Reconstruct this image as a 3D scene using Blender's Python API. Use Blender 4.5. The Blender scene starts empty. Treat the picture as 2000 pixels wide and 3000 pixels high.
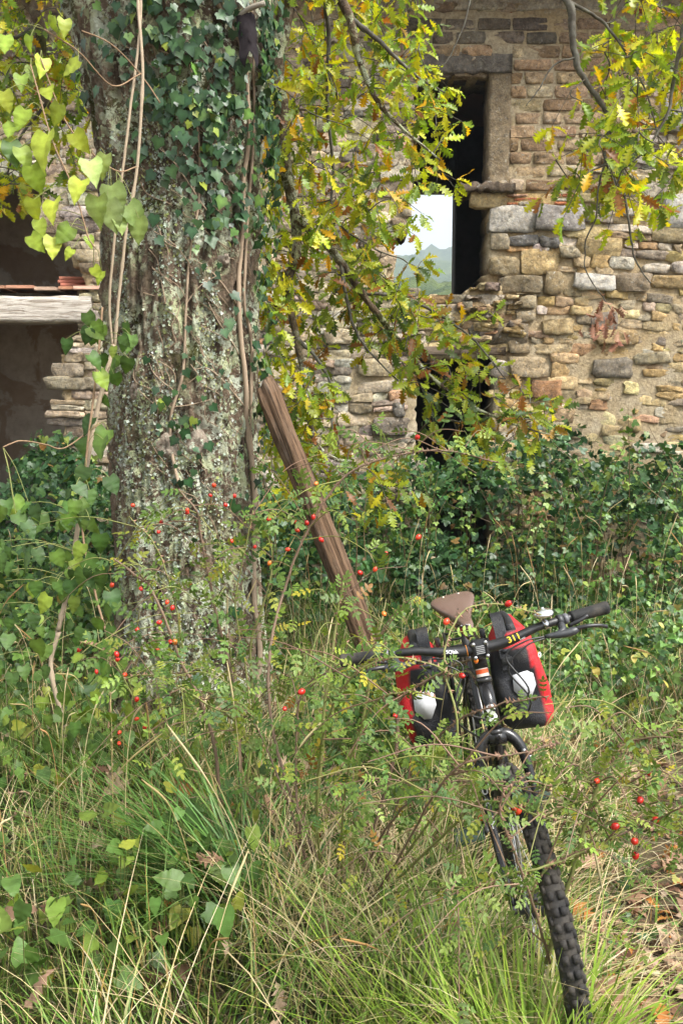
import bpy, math, random
import numpy as np
from math import sin, cos, pi, radians, atan, tan, sqrt

SC = bpy.context.scene
COL = SC.collection
random.seed(7)
RNG = np.random.default_rng(11)

# ------------------------------------------------------------------ camera
FPX = 2666.667                    # focal length in photograph pixels (2000 x 3000)
PITCH = atan(300.0 / FPX)
CAMZ = 1.63
cam_d = bpy.data.cameras.new('camera')
cam_d.sensor_fit = 'VERTICAL'
cam_d.sensor_height = 36.0
cam_d.lens = 36.0 * FPX / 3000.0
cam_d.clip_start = 0.05
cam_d.clip_end = 6000
cam = bpy.data.objects.new('camera', cam_d)
COL.objects.link(cam)
cam.location = (0, 0, CAMZ)
cam.rotation_euler = (pi / 2 - PITCH, 0, 0)
SC.camera = cam

# ------------------------------------------------------------------ light
SUN_EL, SUN_AZ = radians(52), radians(128)     # azimuth clockwise from +Y: the light comes from behind right
w = bpy.data.worlds.new('World')
SC.world = w
w.use_nodes = True
nt = w.node_tree
nt.nodes.clear()
sky = nt.nodes.new('ShaderNodeTexSky')
sky.sky_type = 'NISHITA'
sky.sun_disc = False
sky.sun_elevation = SUN_EL
sky.sun_rotation = SUN_AZ
sky.air_density = 1.0
sky.dust_density = 5.0
sky.ozone_density = 0.3
bg = nt.nodes.new('ShaderNodeBackground')
bg.inputs['Strength'].default_value = 0.09
wo = nt.nodes.new('ShaderNodeOutputWorld')
hs = nt.nodes.new('ShaderNodeHueSaturation')          # thin bright cloud: the same sky, paler
hs.inputs['Saturation'].default_value = 0.08
nt.links.new(sky.outputs[0], hs.inputs['Color'])
nt.links.new(hs.outputs[0], bg.inputs[0])
nt.links.new(bg.outputs[0], wo.inputs[0])
sun_d = bpy.data.lights.new('sun', 'SUN')
sun_d.energy = 1.5
sun_d.angle = radians(12)
sun_d.color = (1.0, 0.95, 0.87)
sun = bpy.data.objects.new('sun', sun_d)
COL.objects.link(sun)
from mathutils import Vector, Matrix
_sd = Vector((sin(SUN_AZ) * cos(SUN_EL), cos(SUN_AZ) * cos(SUN_EL), sin(SUN_EL)))
sun.rotation_euler = (-_sd).to_track_quat('-Z', 'Y').to_euler()
sun.location = (4, -4, 9)
SC.view_settings.view_transform = 'Standard'
SC.view_settings.look = 'None'
SC.view_settings.exposure = 2.1
SC.view_settings.gamma = 1.0
SC.view_settings.use_curve_mapping = False
SC.cycles.max_bounces = 6
SC.cycles.transparent_max_bounces = 8
SC.cycles.volume_bounces = 0

# ------------------------------------------------------------------ geometry helpers
def ray(px, py):
    dx = (px - 1000.0) / FPX
    dy = (1500.0 - py) / FPX
    return np.array([dx, cos(PITCH) + dy * sin(PITCH), -sin(PITCH) + dy * cos(PITCH)])

def P(px, py, Y):
    """point of the place seen at photograph pixel (px, py) that stands Y metres in front of the camera"""
    d = ray(px, py)
    return np.array([0, 0, CAMZ]) + d * (Y / d[1])

def proj(p):
    p = np.asarray(p, float) - np.array([0, 0, CAMZ])
    f = p[..., 1] * cos(PITCH) - p[..., 2] * sin(PITCH)
    u = p[..., 1] * sin(PITCH) + p[..., 2] * cos(PITCH)
    f = np.maximum(f, 1e-3)
    return 1000 + FPX * p[..., 0] / f, 1500 - FPX * u / f, f

_perm = np.random.default_rng(3).random((64, 64, 64))
def noise3(p):
    """smooth value noise 0..1, p (...,3)"""
    p = np.asarray(p, float)
    i = np.floor(p).astype(int)
    f = p - i
    f = f * f * (3 - 2 * f)
    r = 0
    for a in (0, 1):
        for b in (0, 1):
            for c in (0, 1):
                wgt = (f[..., 0] if a else 1 - f[..., 0]) * (f[..., 1] if b else 1 - f[..., 1]) * (f[..., 2] if c else 1 - f[..., 2])
                r = r + wgt * _perm[(i[..., 0] + a) & 63, (i[..., 1] + b) & 63, (i[..., 2] + c) & 63]
    return r

def fbm(p, o=4):
    p = np.asarray(p, float)
    r, a, t = 0, 1.0, 0
    for k in range(o):
        r = r + a * noise3(p + 17.3 * k)
        t += a
        a *= .5
        p = p * 2.03
    return r / t

def ground_z(x, y):
    x = np.asarray(x, float); y = np.asarray(y, float)
    z = .05 * (noise3(np.stack([x * 1.3, y * 1.3, x * 0], -1)) - .5) + .02 * (noise3(np.stack([x * 5, y * 5, x * 0 + 4], -1)) - .5)
    d = np.sqrt((x + .82) ** 2 + (y - 4.72) ** 2)
    z = z + .10 * np.exp(-(d / .7) ** 2)
    return z * np.clip((60 - np.abs(y)) / 30, 0, 1)

def mesh_np(name, V, F, C=None, mat=None, smooth=False):
    """mesh from numpy arrays: F is (n,3) or (n,4) or a list of those arrays"""
    V = np.asarray(V, np.float32)
    Fs = F if isinstance(F, list) else [F]
    Fs = [np.asarray(f, np.int32) for f in Fs if len(f)]
    m = bpy.data.meshes.new(name)
    m.vertices.add(len(V))
    m.vertices.foreach_set('co', V.ravel())
    loops = np.concatenate([f.ravel() for f in Fs])
    tot = np.concatenate([np.full(len(f), f.shape[1], np.int32) for f in Fs])
    start = np.concatenate([[0], np.cumsum(tot)[:-1]]).astype(np.int32)
    m.loops.add(len(loops))
    m.loops.foreach_set('vertex_index', loops)
    m.polygons.add(len(tot))
    m.polygons.foreach_set('loop_start', start)
    if smooth:
        m.polygons.foreach_set('use_smooth', np.ones(len(tot), bool))
    m.update(calc_edges=True)
    m.validate()
    at = m.color_attributes.new('Col', 'FLOAT_COLOR', 'POINT')
    c4 = np.ones((len(V), 4), np.float32)
    if C is not None:
        c4[:, :3] = np.asarray(C, np.float32)
    at.data.foreach_set('color', c4.ravel())
    if mat:
        m.materials.append(mat)
    return m

def link(name, mesh, parent=None, color=None):
    o = bpy.data.objects.new(name, mesh)
    COL.objects.link(o)
    if parent is not None:
        o.parent = parent
    if color is not None:
        o.color = (color[0], color[1], color[2], 1)
    return o

def tag(o, label=None, cat=None, group=None, kind=None):
    if label: o['label'] = label
    if cat: o['category'] = cat
    if group: o['group'] = group
    if kind: o['kind'] = kind
    return o

def thing(name, label, cat, loc=(0, 0, 0), group=None):
    o = bpy.data.objects.new(name, None)
    o.empty_display_size = .1
    COL.objects.link(o)
    o.location = loc
    return tag(o, label, cat, group)

class MB:
    """collects pieces into ONE mesh; quads and triangles, a colour per vertex"""
    def __init__(s):
        s.V, s.T, s.Q, s.C, s.n = [], [], [], [], 0
    def add(s, V, T=None, Q=None, c=(1, 1, 1)):
        V = np.asarray(V, float)
        c = np.asarray(c, float)
        if c.ndim == 1:
            c = np.repeat(c[None], len(V), 0)
        s.V.append(V); s.C.append(c)
        if T is not None and len(T): s.T.append(np.asarray(T, int) + s.n)
        if Q is not None and len(Q): s.Q.append(np.asarray(Q, int) + s.n)
        s.n += len(V)
        return s
    def arr(s):
        T = np.concatenate(s.T) if s.T else np.zeros((0, 3), int)
        Q = np.concatenate(s.Q) if s.Q else np.zeros((0, 4), int)
        return np.concatenate(s.V), T, Q, np.concatenate(s.C)
    def mesh(s, name, mat, smooth=False, M=None, off=None):
        V, T, Q, C = s.arr()
        if M is not None:
            V = V @ np.asarray(M.to_3x3()).T + np.asarray(M.translation)
        if off is not None:
            V = V - np.asarray(off)
        return mesh_np(name, V, [T, Q], C, mat, smooth)
    def build(s, name, mat, parent=None, smooth=False, M=None, off=None, color=None):
        return link(name, s.mesh(name, mat, smooth, M, off), parent, color)
    # shapes
    def box(s, a, b, c=(1, 1, 1), jit=0):
        x0, y0, z0 = a; x1, y1, z1 = b
        V = np.array([[x, y, z] for z in (z0, z1) for y in (y0, y1) for x in (x0, x1)], float)
        if jit: V += RNG.normal(0, jit, V.shape)
        return s.add(V, Q=[[0, 2, 3, 1], [4, 5, 7, 6], [0, 1, 5, 4], [2, 6, 7, 3], [0, 4, 6, 2], [1, 3, 7, 5]], c=c)
    def bbox(s, a, b, bev=.01, c=(1, 1, 1)):
        """bevelled box"""
        a = np.array(a, float); b = np.array(b, float)
        m = (a + b) / 2; h = (b - a) / 2
        bev = min(bev, .49 * float(h.min()) * 2)
        V, idx = [], {}
        for sx in (-1, 1):
            for sy in (-1, 1):
                for sz in (-1, 1):
                    for ax in range(3):
                        v = np.array([sx * h[0], sy * h[1], sz * h[2]])
                        for k in range(3):
                            if k != ax: v[k] -= (sx, sy, sz)[k] * bev
                        idx[(sx, sy, sz, ax)] = len(V); V.append(m + v)
        Q, T = [], []
        for ax in range(3):
            o = [k for k in range(3) if k != ax]
            for sg in (-1, 1):
                q = []
                for (p, r) in ((-1, -1), (1, -1), (1, 1), (-1, 1)):
                    sgn = [0, 0, 0]; sgn[ax] = sg; sgn[o[0]] = p; sgn[o[1]] = r
                    q.append(idx[(*sgn, ax)])
                if (sg > 0) == (ax == 1): q = q[::-1]
                Q.append(q)
        for ax in range(3):
            o = [k for k in range(3) if k != ax]
            for p in (-1, 1):
                for r in (-1, 1):
                    def g(sa, face):
                        sgn = [0, 0, 0]; sgn[ax] = sa; sgn[o[0]] = p; sgn[o[1]] = r
                        return idx[(*sgn, face)]
                    Q.append([g(-1, o[0]), g(1, o[0]), g(1, o[1]), g(-1, o[1])])
        for sx in (-1, 1):
            for sy in (-1, 1):
                for sz in (-1, 1):
                    T.append([idx[(sx, sy, sz, k)] for k in range(3)])
        return s.add(V, T=T, Q=Q, c=c)
    def tube(s, pts, r, n=8, c=(1, 1, 1), cap=True, flat=None):
        pts = np.asarray(pts, float)
        k = len(pts)
        r = np.broadcast_to(np.asarray(r, float), (k,))
        t = np.gradient(pts, axis=0)
        t /= np.linalg.norm(t, axis=1)[:, None] + 1e-12
        u = np.zeros_like(pts)
        ref = np.array([0, 0, 1.0]) if abs(t[0, 2]) < .9 else np.array([1.0, 0, 0])
        p = np.cross(t[0], ref); p /= np.linalg.norm(p)
        for i in range(k):
            p = p - t[i] * p.dot(t[i]); p /= np.linalg.norm(p) + 1e-12
            u[i] = p
        v = np.cross(t, u)
        a = np.arange(n) * 2 * pi / n
        V = pts[:, None] + r[:, None, None] * (u[:, None] * np.cos(a)[None, :, None] + v[:, None] * np.sin(a)[None, :, None])
        V = V.reshape(-1, 3)
        i = np.arange(k - 1)[:, None] * n; j = np.arange(n)[None]
        Q = np.stack([i + j, i + (j + 1) % n, i + n + (j + 1) % n, i + n + j], -1).reshape(-1, 4)
        T = []
        cc = np.asarray(c, float)
        if cc.ndim == 2: cc = np.repeat(cc, n, 0)
        if cap:
            V = np.concatenate([V, pts[:1], pts[-1:]])
            T = [[k * n, (q + 1) % n, q] for q in range(n)] + [[k * n + 1, (k - 1) * n + q, (k - 1) * n + (q + 1) % n] for q in range(n)]
            if cc.ndim == 2: cc = np.concatenate([cc, cc[:1], cc[-1:]])
        return s.add(V, T=T, Q=Q, c=cc)
    def lathe(s, prof, n=24, c=(1, 1, 1), M=None, a0=0, a1=2 * pi):
        """profile [(r, z)...] turned about z"""
        prof = np.asarray(prof, float)
        full = abs(a1 - a0 - 2 * pi) < 1e-6
        m = n if full else n + 1
        a = a0 + np.arange(m) * (a1 - a0) / n
        V = np.stack([prof[:, None, 0] * np.cos(a), prof[:, None, 0] * np.sin(a), np.repeat(prof[:, 1:2], m, 1)], -1).reshape(-1, 3)
        k = len(prof)
        i = np.arange(k - 1)[:, None] * m; j = np.arange(n)[None]
        Q = np.stack([i + j, i + (j + 1) % m, i + m + (j + 1) % m, i + m + j], -1).reshape(-1, 4)
        if M is not None:
            V = V @ np.asarray(M.to_3x3()).T + np.asarray(M.translation)
        return s.add(V, Q=Q, c=c)

def spline(pts, n=8):
    """Catmull-Rom through pts, n samples per span"""
    p = np.asarray(pts, float)
    if len(p) < 3:
        return np.stack([p[0] + (p[-1] - p[0]) * t for t in np.linspace(0, 1, n + 1)])
    q = np.concatenate([2 * p[:1] - p[1:2], p, 2 * p[-1:] - p[-2:-1]])
    out = []
    for i in range(1, len(q) - 2):
        for t in np.arange(n) / n:
            out.append(.5 * ((2 * q[i]) + (-q[i - 1] + q[i + 1]) * t + (2 * q[i - 1] - 5 * q[i] + 4 * q[i + 1] - q[i + 2]) * t * t + (-q[i - 1] + 3 * q[i] - 3 * q[i + 1] + q[i + 2]) * t ** 3))
    out.append(p[-1])
    return np.array(out)

def in_poly(x, y, poly):
    x = np.asarray(x, float); y = np.asarray(y, float)
    r = np.zeros(x.shape, bool)
    n = len(poly)
    for i in range(n):
        x0, y0 = poly[i]; x1, y1 = poly[(i + 1) % n]
        cnd = ((y0 > y) != (y1 > y))
        r ^= cnd & (x < (x1 - x0) * (y - y0) / (y1 - y0 + 1e-12) + x0)
    return r

def norm(v):
    v = np.asarray(v, float)
    return v / (np.linalg.norm(v, axis=-1, keepdims=True) + 1e-12)

def frames(fwd, nrm):
    """rotation matrices whose x = side, y = fwd (leaf length), z = face normal"""
    f = norm(fwd)
    x = norm(np.cross(f, nrm))
    z = np.cross(x, f)
    return np.stack([x, f, z], -1)

def scatter(tV, tF, R, S, T, C=None, cv=None):
    """many copies of one triangulated template in numpy: R (N,3,3), S (N,), T (N,3), C (N,3)"""
    N, n = len(T), len(tV)
    V = np.einsum('nij,vj->nvi', R * np.asarray(S)[:, None, None], tV) + T[:, None]
    F = (np.asarray(tF)[None] + (np.arange(N) * n)[:, None, None]).reshape(-1, 3)
    Cc = None
    if C is not None:
        Cc = np.repeat(C[:, None], n, 1)
        if cv is not None: Cc = Cc * cv[None, :, None]
        Cc = Cc.reshape(-1, 3)
    return V.reshape(-1, 3), F, Cc

def matrix(R, s, t):
    M = Matrix.Identity(4)
    for i in range(3):
        for j in range(3):
            M[i][j] = float(R[i, j] * s)
        M[i][3] = float(t[i])
    return M

def pick(pal, n, jit=.15):
    """n colours out of a weighted palette [(weight, (r,g,b))...]"""
    wg = np.array([p[0] for p in pal], float); wg /= wg.sum()
    c = np.array([p[1] for p in pal])[RNG.choice(len(pal), n, p=wg)]
    return np.clip(c * RNG.lognormal(0, jit, (n, 1)) * RNG.lognormal(0, jit * .22, (n, 3)), 0, 1)

# ------------------------------------------------------------------ materials
def mat_new(name):
    m = bpy.data.materials.new(name)
    m.use_nodes = True
    n = m.node_tree
    n.nodes.clear()
    out = n.nodes.new('ShaderNodeOutputMaterial')
    return m, n, out

def nd(n, t, **kw):
    x = n.nodes.new(t)
    for k, v in kw.items():
        if k in x.inputs.keys(): x.inputs[k].default_value = v
        else: setattr(x, k, v)
    return x

def mixc(n, fac, a, b, bt='MIX'):
    x = n.nodes.new('ShaderNodeMix'); x.data_type = 'RGBA'; x.blend_type = bt
    for sock, v in ((x.inputs[0], fac), (x.inputs[6], a), (x.inputs[7], b)):
        if hasattr(v, 'links') or isinstance(v, bpy.types.NodeSocket): n.links.new(v, sock)
        elif isinstance(v, (int, float)): sock.default_value = v
        else: sock.default_value = (*v, 1) if len(v) == 3 else v
    return x.outputs[2]

def ramp(n, fac, stops):
    x = n.nodes.new('ShaderNodeValToRGB')
    e = x.color_ramp.elements
    while len(e) < len(stops): e.new(.5)
    for el, (p, c) in zip(e, stops):
        el.position = p
        el.color = (c, c, c, 1) if isinstance(c, (int, float)) else (*c, 1)
    n.links.new(fac, x.inputs[0])
    return x.outputs[0]

def noise(n, scale, detail=4, rough=.6, vec=None, dist=0):
    x = nd(n, 'ShaderNodeTexNoise', Scale=scale, Detail=detail, Roughness=rough, Distortion=dist)
    if vec is not None: n.links.new(vec, x.inputs['Vector'])
    return x.outputs[0]

def pos(n, scale=None):
    g = n.nodes.new('ShaderNodeNewGeometry')
    if scale is None: return g.outputs['Position']
    m = nd(n, 'ShaderNodeMapping'); m.inputs['Scale'].default_value = scale
    n.links.new(g.outputs['Position'], m.inputs['Vector'])
    return m.outputs[0]

def own_color(n):
    """the piece's own colour: vertex colour times object colour"""
    a = nd(n, 'ShaderNodeAttribute', attribute_name='Col')
    o = n.nodes.new('ShaderNodeObjectInfo')
    return mixc(n, 1.0, a.outputs['Color'], o.outputs['Color'], 'MULTIPLY')

def bump(n, h, strength=.5, dist=.01):
    b = nd(n, 'ShaderNodeBump', Strength=strength, Distance=dist)
    n.links.new(h, b.inputs['Height'])
    return b.outputs[0]

def principled(n, out, color, rough=.8, spec=.3, nrm=None, metal=0):
    b = n.nodes.new('ShaderNodeBsdfPrincipled')
    if isinstance(color, bpy.types.NodeSocket): n.links.new(color, b.inputs['Base Color'])
    else: b.inputs['Base Color'].default_value = (*color, 1)
    if isinstance(rough, bpy.types.NodeSocket): n.links.new(rough, b.inputs['Roughness'])
    else: b.inputs['Roughness'].default_value = rough
    b.inputs['Specular IOR Level'].default_value = spec
    b.inputs['Metallic'].default_value = metal
    if nrm is not None: n.links.new(nrm, b.inputs['Normal'])
    if out is not None: n.links.new(b.outputs[0], out.inputs['Surface'])
    return b

def leaf_mat(name, trans=.35, rough=.45, spec=.5, spots=.25, scale=60, tint=(1.15, 1.1, .5)):
    m, n, out = mat_new(name)
    c = own_color(n)
    nz = noise(n, scale, 3, .6, pos(n))
    f = ramp(n, nz, [(.35, 0.0), (.7, 1.0)])
    c2 = mixc(n, spots, c, mixc(n, 1.0, c, (.55, .5, .35), 'MULTIPLY'))
    c = mixc(n, f, c, c2)
    b = principled(n, None, c, rough, spec)
    t = n.nodes.new('ShaderNodeBsdfTranslucent')
    n.links.new(mixc(n, 1.0, c, tint, 'MULTIPLY'), t.inputs[0])
    mx = nd(n, 'ShaderNodeMixShader', Fac=trans)
    n.links.new(b.outputs[0], mx.inputs[1]); n.links.new(t.outputs[0], mx.inputs[2])
    n.links.new(mx.outputs[0], out.inputs[0])
    return m

def plain_mat(name, rough=.5, spec=.5, metal=0, grime=.0, gscale=30, bmp=0, bscale=200, gcol=(.3, .25, .18)):
    m, n, out = mat_new(name)
    c = own_color(n)
    if grime:
        f = ramp(n, noise(n, gscale, 5, .65, pos(n)), [(.42, 0.0), (.75, grime)])
        c = mixc(n, f, c, gcol)
    nr = bump(n, noise(n, bscale, 3, .6, pos(n)), bmp, .002) if bmp else None
    principled(n, out, c, rough, spec, nr, metal)
    return m

def text_mesh(body, size, mat, color, depth=.0004, bold=0.0):
    cu = bpy.data.curves.new('t', 'FONT')
    cu.body = body
    cu.size = size
    cu.extrude = depth
    cu.offset = bold
    cu.align_x = 'CENTER'; cu.align_y = 'CENTER'
    cu.resolution_u = 3
    o = bpy.data.objects.new('t', cu)
    COL.objects.link(o)
    bpy.context.view_layer.update()
    me = bpy.data.meshes.new_from_object(o.evaluated_get(bpy.context.evaluated_depsgraph_get()))
    V = np.array([v.co[:] for v in me.vertices])
    me.calc_loop_triangles()
    T = np.array([t.vertices[:] for t in me.loop_triangles])
    bpy.data.objects.remove(o); bpy.data.meshes.remove(me); bpy.data.curves.remove(cu)
    return V, T
# ------------------------------------------------------------------ setting: ground, hills
def make_ground():
    m, n, out = mat_new('earth')
    p = pos(n)
    a = noise(n, 1.1, 5, .6, p)
    b = noise(n, 28, 5, .7, p)
    c = mixc(n, ramp(n, b, [(.3, 0.0), (.7, 1.0)]), (.16, .115, .07), (.30, .23, .15))
    c = mixc(n, ramp(n, a, [(.36, 0.0), (.56, .9)]), c, (.075, .058, .034))  # dark soil patches, deepened to paint in shade under the grass
    c = mixc(n, ramp(n, noise(n, 160, 3, .6, p), [(.45, 0.0), (.75, .5)]), c, (.09, .065, .04))
    nr = bump(n, noise(n, 60, 6, .7, p), .7, .02)
    principled(n, out, c, .95, .1, nr)
    xs = np.concatenate([-np.geomspace(2500, 7, 22), np.linspace(-6, 6, 121), np.geomspace(7, 2500, 22)])
    ys = np.concatenate([[-400, -60, -10, -2], np.linspace(-1, 9.5, 106), np.geomspace(11, 2600, 26)])
    X, Y = np.meshgrid(xs, ys)
    Z = ground_z(X, Y)
    V = np.stack([X, Y, Z], -1).reshape(-1, 3)
    w_ = len(xs); h_ = len(ys)
    i = np.arange(h_ - 1)[:, None] * w_; j = np.arange(w_ - 1)[None]
    Q = np.stack([i + j, i + j + 1, i + w_ + j + 1, i + w_ + j], -1).reshape(-1, 4)
    tag(link('ground', mesh_np('ground', V, Q, None, m, True)), 'sandy brown earth with patches of dark soil deepened by painted shade', None, kind='structure')
make_ground()

def make_hill(name, y0, y1, zt, x0, x1, label, seed, crown):
    m, n, out = mat_new(name + '_woods')
    p = pos(n)
    c = mixc(n, ramp(n, noise(n, .09, 4, .6, p), [(.35, 0.0), (.65, 1.0)]), (.025, .045, .016), (.085, .11, .03))
    principled(n, out, c, 1, .05, bump(n, noise(n, .5, 4, .7, p), 1, 1.5))
    nx, ny = 150, 70
    xs = np.linspace(x0, x1, nx); ys = np.linspace(y0, y1, ny)
    X, Y = np.meshgrid(xs, ys)
    t = (Y - y0) / (y1 - y0)
    prof = np.sin(np.clip(t * 1.25, 0, 1) * pi / 2) ** 1.3
    big = fbm(np.stack([X / 170 + seed, Y / 240, X * 0 + seed], -1), 3)
    Z = zt * prof * (.72 + .56 * big) - 2
    c1 = noise3(np.stack([X / crown, Y / crown, X * 0 + seed], -1)); c2 = noise3(np.stack([X / crown * 2.1, Y / crown * 2.1, X * 0 + 9], -1))
    Z = Z + prof ** .3 * (crown * .8 * c1 + crown * .4 * c2)
    V = np.stack([X, Y, Z], -1).reshape(-1, 3)
    i = np.arange(ny - 1)[:, None] * nx; j = np.arange(nx - 1)[None]
    Q = np.stack([i + j, i + j + 1, i + nx + j + 1, i + nx + j], -1).reshape(-1, 4)
    tag(link(name, mesh_np(name, V, Q, None, m, True)), label, None, kind='structure')
make_hill('hills', 380, 900, 134, -420, 560, 'far wooded hill seen through the window', 2.0, 11)
make_hill('hills', 110, 260, 27, -130, 190, 'nearer wooded slope below the far hill', 5.0, 6)

# ------------------------------------------------------------------ ruined building
YW = 8.9
def wp(px, py):
    q = P(px, py, YW)
    return (q[0], q[2])
OPEN_L = [wp(*q) for q in [(-520, 505), (50, 510), (105, 540), (128, 560), (120, 610), (118, 665), (150, 690), (205, 735), (212, 760), (235, 800), (250, 835), (262, 945), (236, 950), (228, 985), (187, 1030), (182, 1100), (190, 1200), (186, 1300), (195, 1400), (190, 1750), (-520, 1750)]]
OPEN_C = [wp(*q) for q in [(1215, 215), (1446, 215), (1444, 545), (1432, 570), (1438, 640), (1436, 790), (1424, 800), (1410, 852), (1330, 862), (1160, 862), (1158, 690), (1192, 680), (1196, 565), (1205, 550)]]
OPEN_D = [wp(*q) for q in [(1213, 1042), (1462, 1042), (1460, 1100), (1446, 1160), (1440, 1240), (1448, 1330), (1440, 1700), (1210, 1700)]]
OPENS = [OPEN_L, OPEN_C, OPEN_D]
BRICKZ = [wp(*q) for q in [(1200, 36), (2320, 36), (2320, 235), (1905, 235), (1905, 335), (1815, 335), (1805, 475), (1725, 475), (1690, 566), (1492, 566), (1492, 160), (1262, 160), (1262, 108), (1200, 108)]]
ZTOP = wp(1000, -14)[1]

def in_open(x, z):
    r = np.zeros(np.shape(x), bool)
    for o in OPENS: r |= in_poly(x, z, o)
    return r

def stone_mat(name, rough_b=.6, holes=0.0):
    m, n, out = mat_new(name)
    p = pos(n)
    c = own_color(n)
    c = mixc(n, ramp(n, noise(n, 13, 6, .75, p), [(.36, 0.0), (.62, .9)]), c, mixc(n, 1, c, (.5, .46, .42), 'MULTIPLY'))
    c = mixc(n, ramp(n, noise(n, 30, 5, .75, p), [(.46, 0.0), (.64, .8)]), c, mixc(n, 1, c, (1.6, 1.5, 1.3), 'MULTIPLY'))
    lich = ramp(n, noise(n, 23, 4, .75, p, .4), [(.60, 0.0), (.66, .75)])
    big = ramp(n, noise(n, .8, 3, .5, p), [(.42, .1), (.62, 1.0)])
    lf = nd(n, 'ShaderNodeMath', operation='MULTIPLY'); n.links.new(lich, lf.inputs[0]); n.links.new(big, lf.inputs[1])
    c = mixc(n, lf.outputs[0], c, (.50, .50, .45))
    dark = ramp(n, noise(n, 16, 5, .7, p, .3), [(.57, 0.0), (.68, .75)])
    c = mixc(n, dark, c, (.045, .042, .036))
    h = noise(n, 38, 8, .75, p)
    if holes:
        v = nd(n, 'ShaderNodeTexVoronoi', Scale=55.0); n.links.new(p, v.inputs['Vector'])
        hl = ramp(n, v.outputs['Distance'], [(.12, 0.0), (.3, 1.0)])
        c = mixc(n, holes, c, mixc(n, 1, c, hl, 'MULTIPLY'))
    principled(n, out, c, .92, .15, bump(n, h, rough_b, .03))
    return m
M_STONE = stone_mat('rubble_stone', .8)
M_TUFF = stone_mat('tuff_block', .9, .5)
def mortar_mat():
    m, n, out = mat_new('lime_mortar')
    p = pos(n)
    c = mixc(n, ramp(n, noise(n, 2.2, 5, .65, p), [(.35, 0.0), (.65, 1.0)]), (.42, .31, .165), (.46, .395, .285))
    c = mixc(n, ramp(n, noise(n, 30, 5, .7, p), [(.4, 0.0), (.7, .7)]), c, (.13, .095, .06))
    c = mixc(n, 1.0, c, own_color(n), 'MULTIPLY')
    principled(n, out, c, .95, .1, bump(n, noise(n, 40, 7, .75, p), 1.0, .02))
    return m
M_MORTAR = mortar_mat()
def plaster_mat():
    m, n, out = mat_new('old_plaster')
    p = pos(n)
    a = ramp(n, noise(n, 1.7, 5, .6, p, .5), [(.46, 0.0), (.5, 1.0)])
    c = mixc(n, a, (.37, .29, .22), (.54, .49, .42))
    c = mixc(n, ramp(n, noise(n, 5, 6, .7, p), [(.4, 0.0), (.75, .7)]), c, (.24, .175, .125))
    principled(n, out, c, .95, .1, bump(n, noise(n, 14, 6, .7, p), .5, .01))
    return m
M_PLASTER = plaster_mat()
M_DARK = plain_mat('dark_interior', .95, .1, 0, .6, 3, 0, gcol=(.03, .027, .024))  # dark wall colour with random darker blotches
def wood_mat(name, sx, dark=(.35, .3, .25), rb=.8, axis=None):
    m, n, out = mat_new(name)
    p = pos(n, sx) if axis is None else None
    c = own_color(n)
    if axis is not None:
        tc = n.nodes.new('ShaderNodeTexCoord')
        mp = nd(n, 'ShaderNodeMapping'); mp.inputs['Scale'].default_value = sx
        n.links.new(tc.outputs['Object'], mp.inputs[0]); p = mp.outputs[0]
    g = noise(n, 1.0, 7, .7, p, .6)
    c = mixc(n, ramp(n, g, [(.36, 1.0), (.58, 0.0)]), c, mixc(n, 1, c, dark, 'MULTIPLY'))
    c = mixc(n, ramp(n, noise(n, 7, 4, .6, pos(n)), [(.5, 0.0), (.85, .35)]), c, (.28, .24, .19))
    principled(n, out, c, .85, .2, bump(n, g, rb, .012))
    return m
M_BEAM = wood_mat('weathered_timber', (3, 60, 60))

bld = thing('ruined_building', 'ruined two-storey stone house with gaping doorways and a dark interior', 'building', (0, YW, 0))
OFF = (0, YW, 0)

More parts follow.
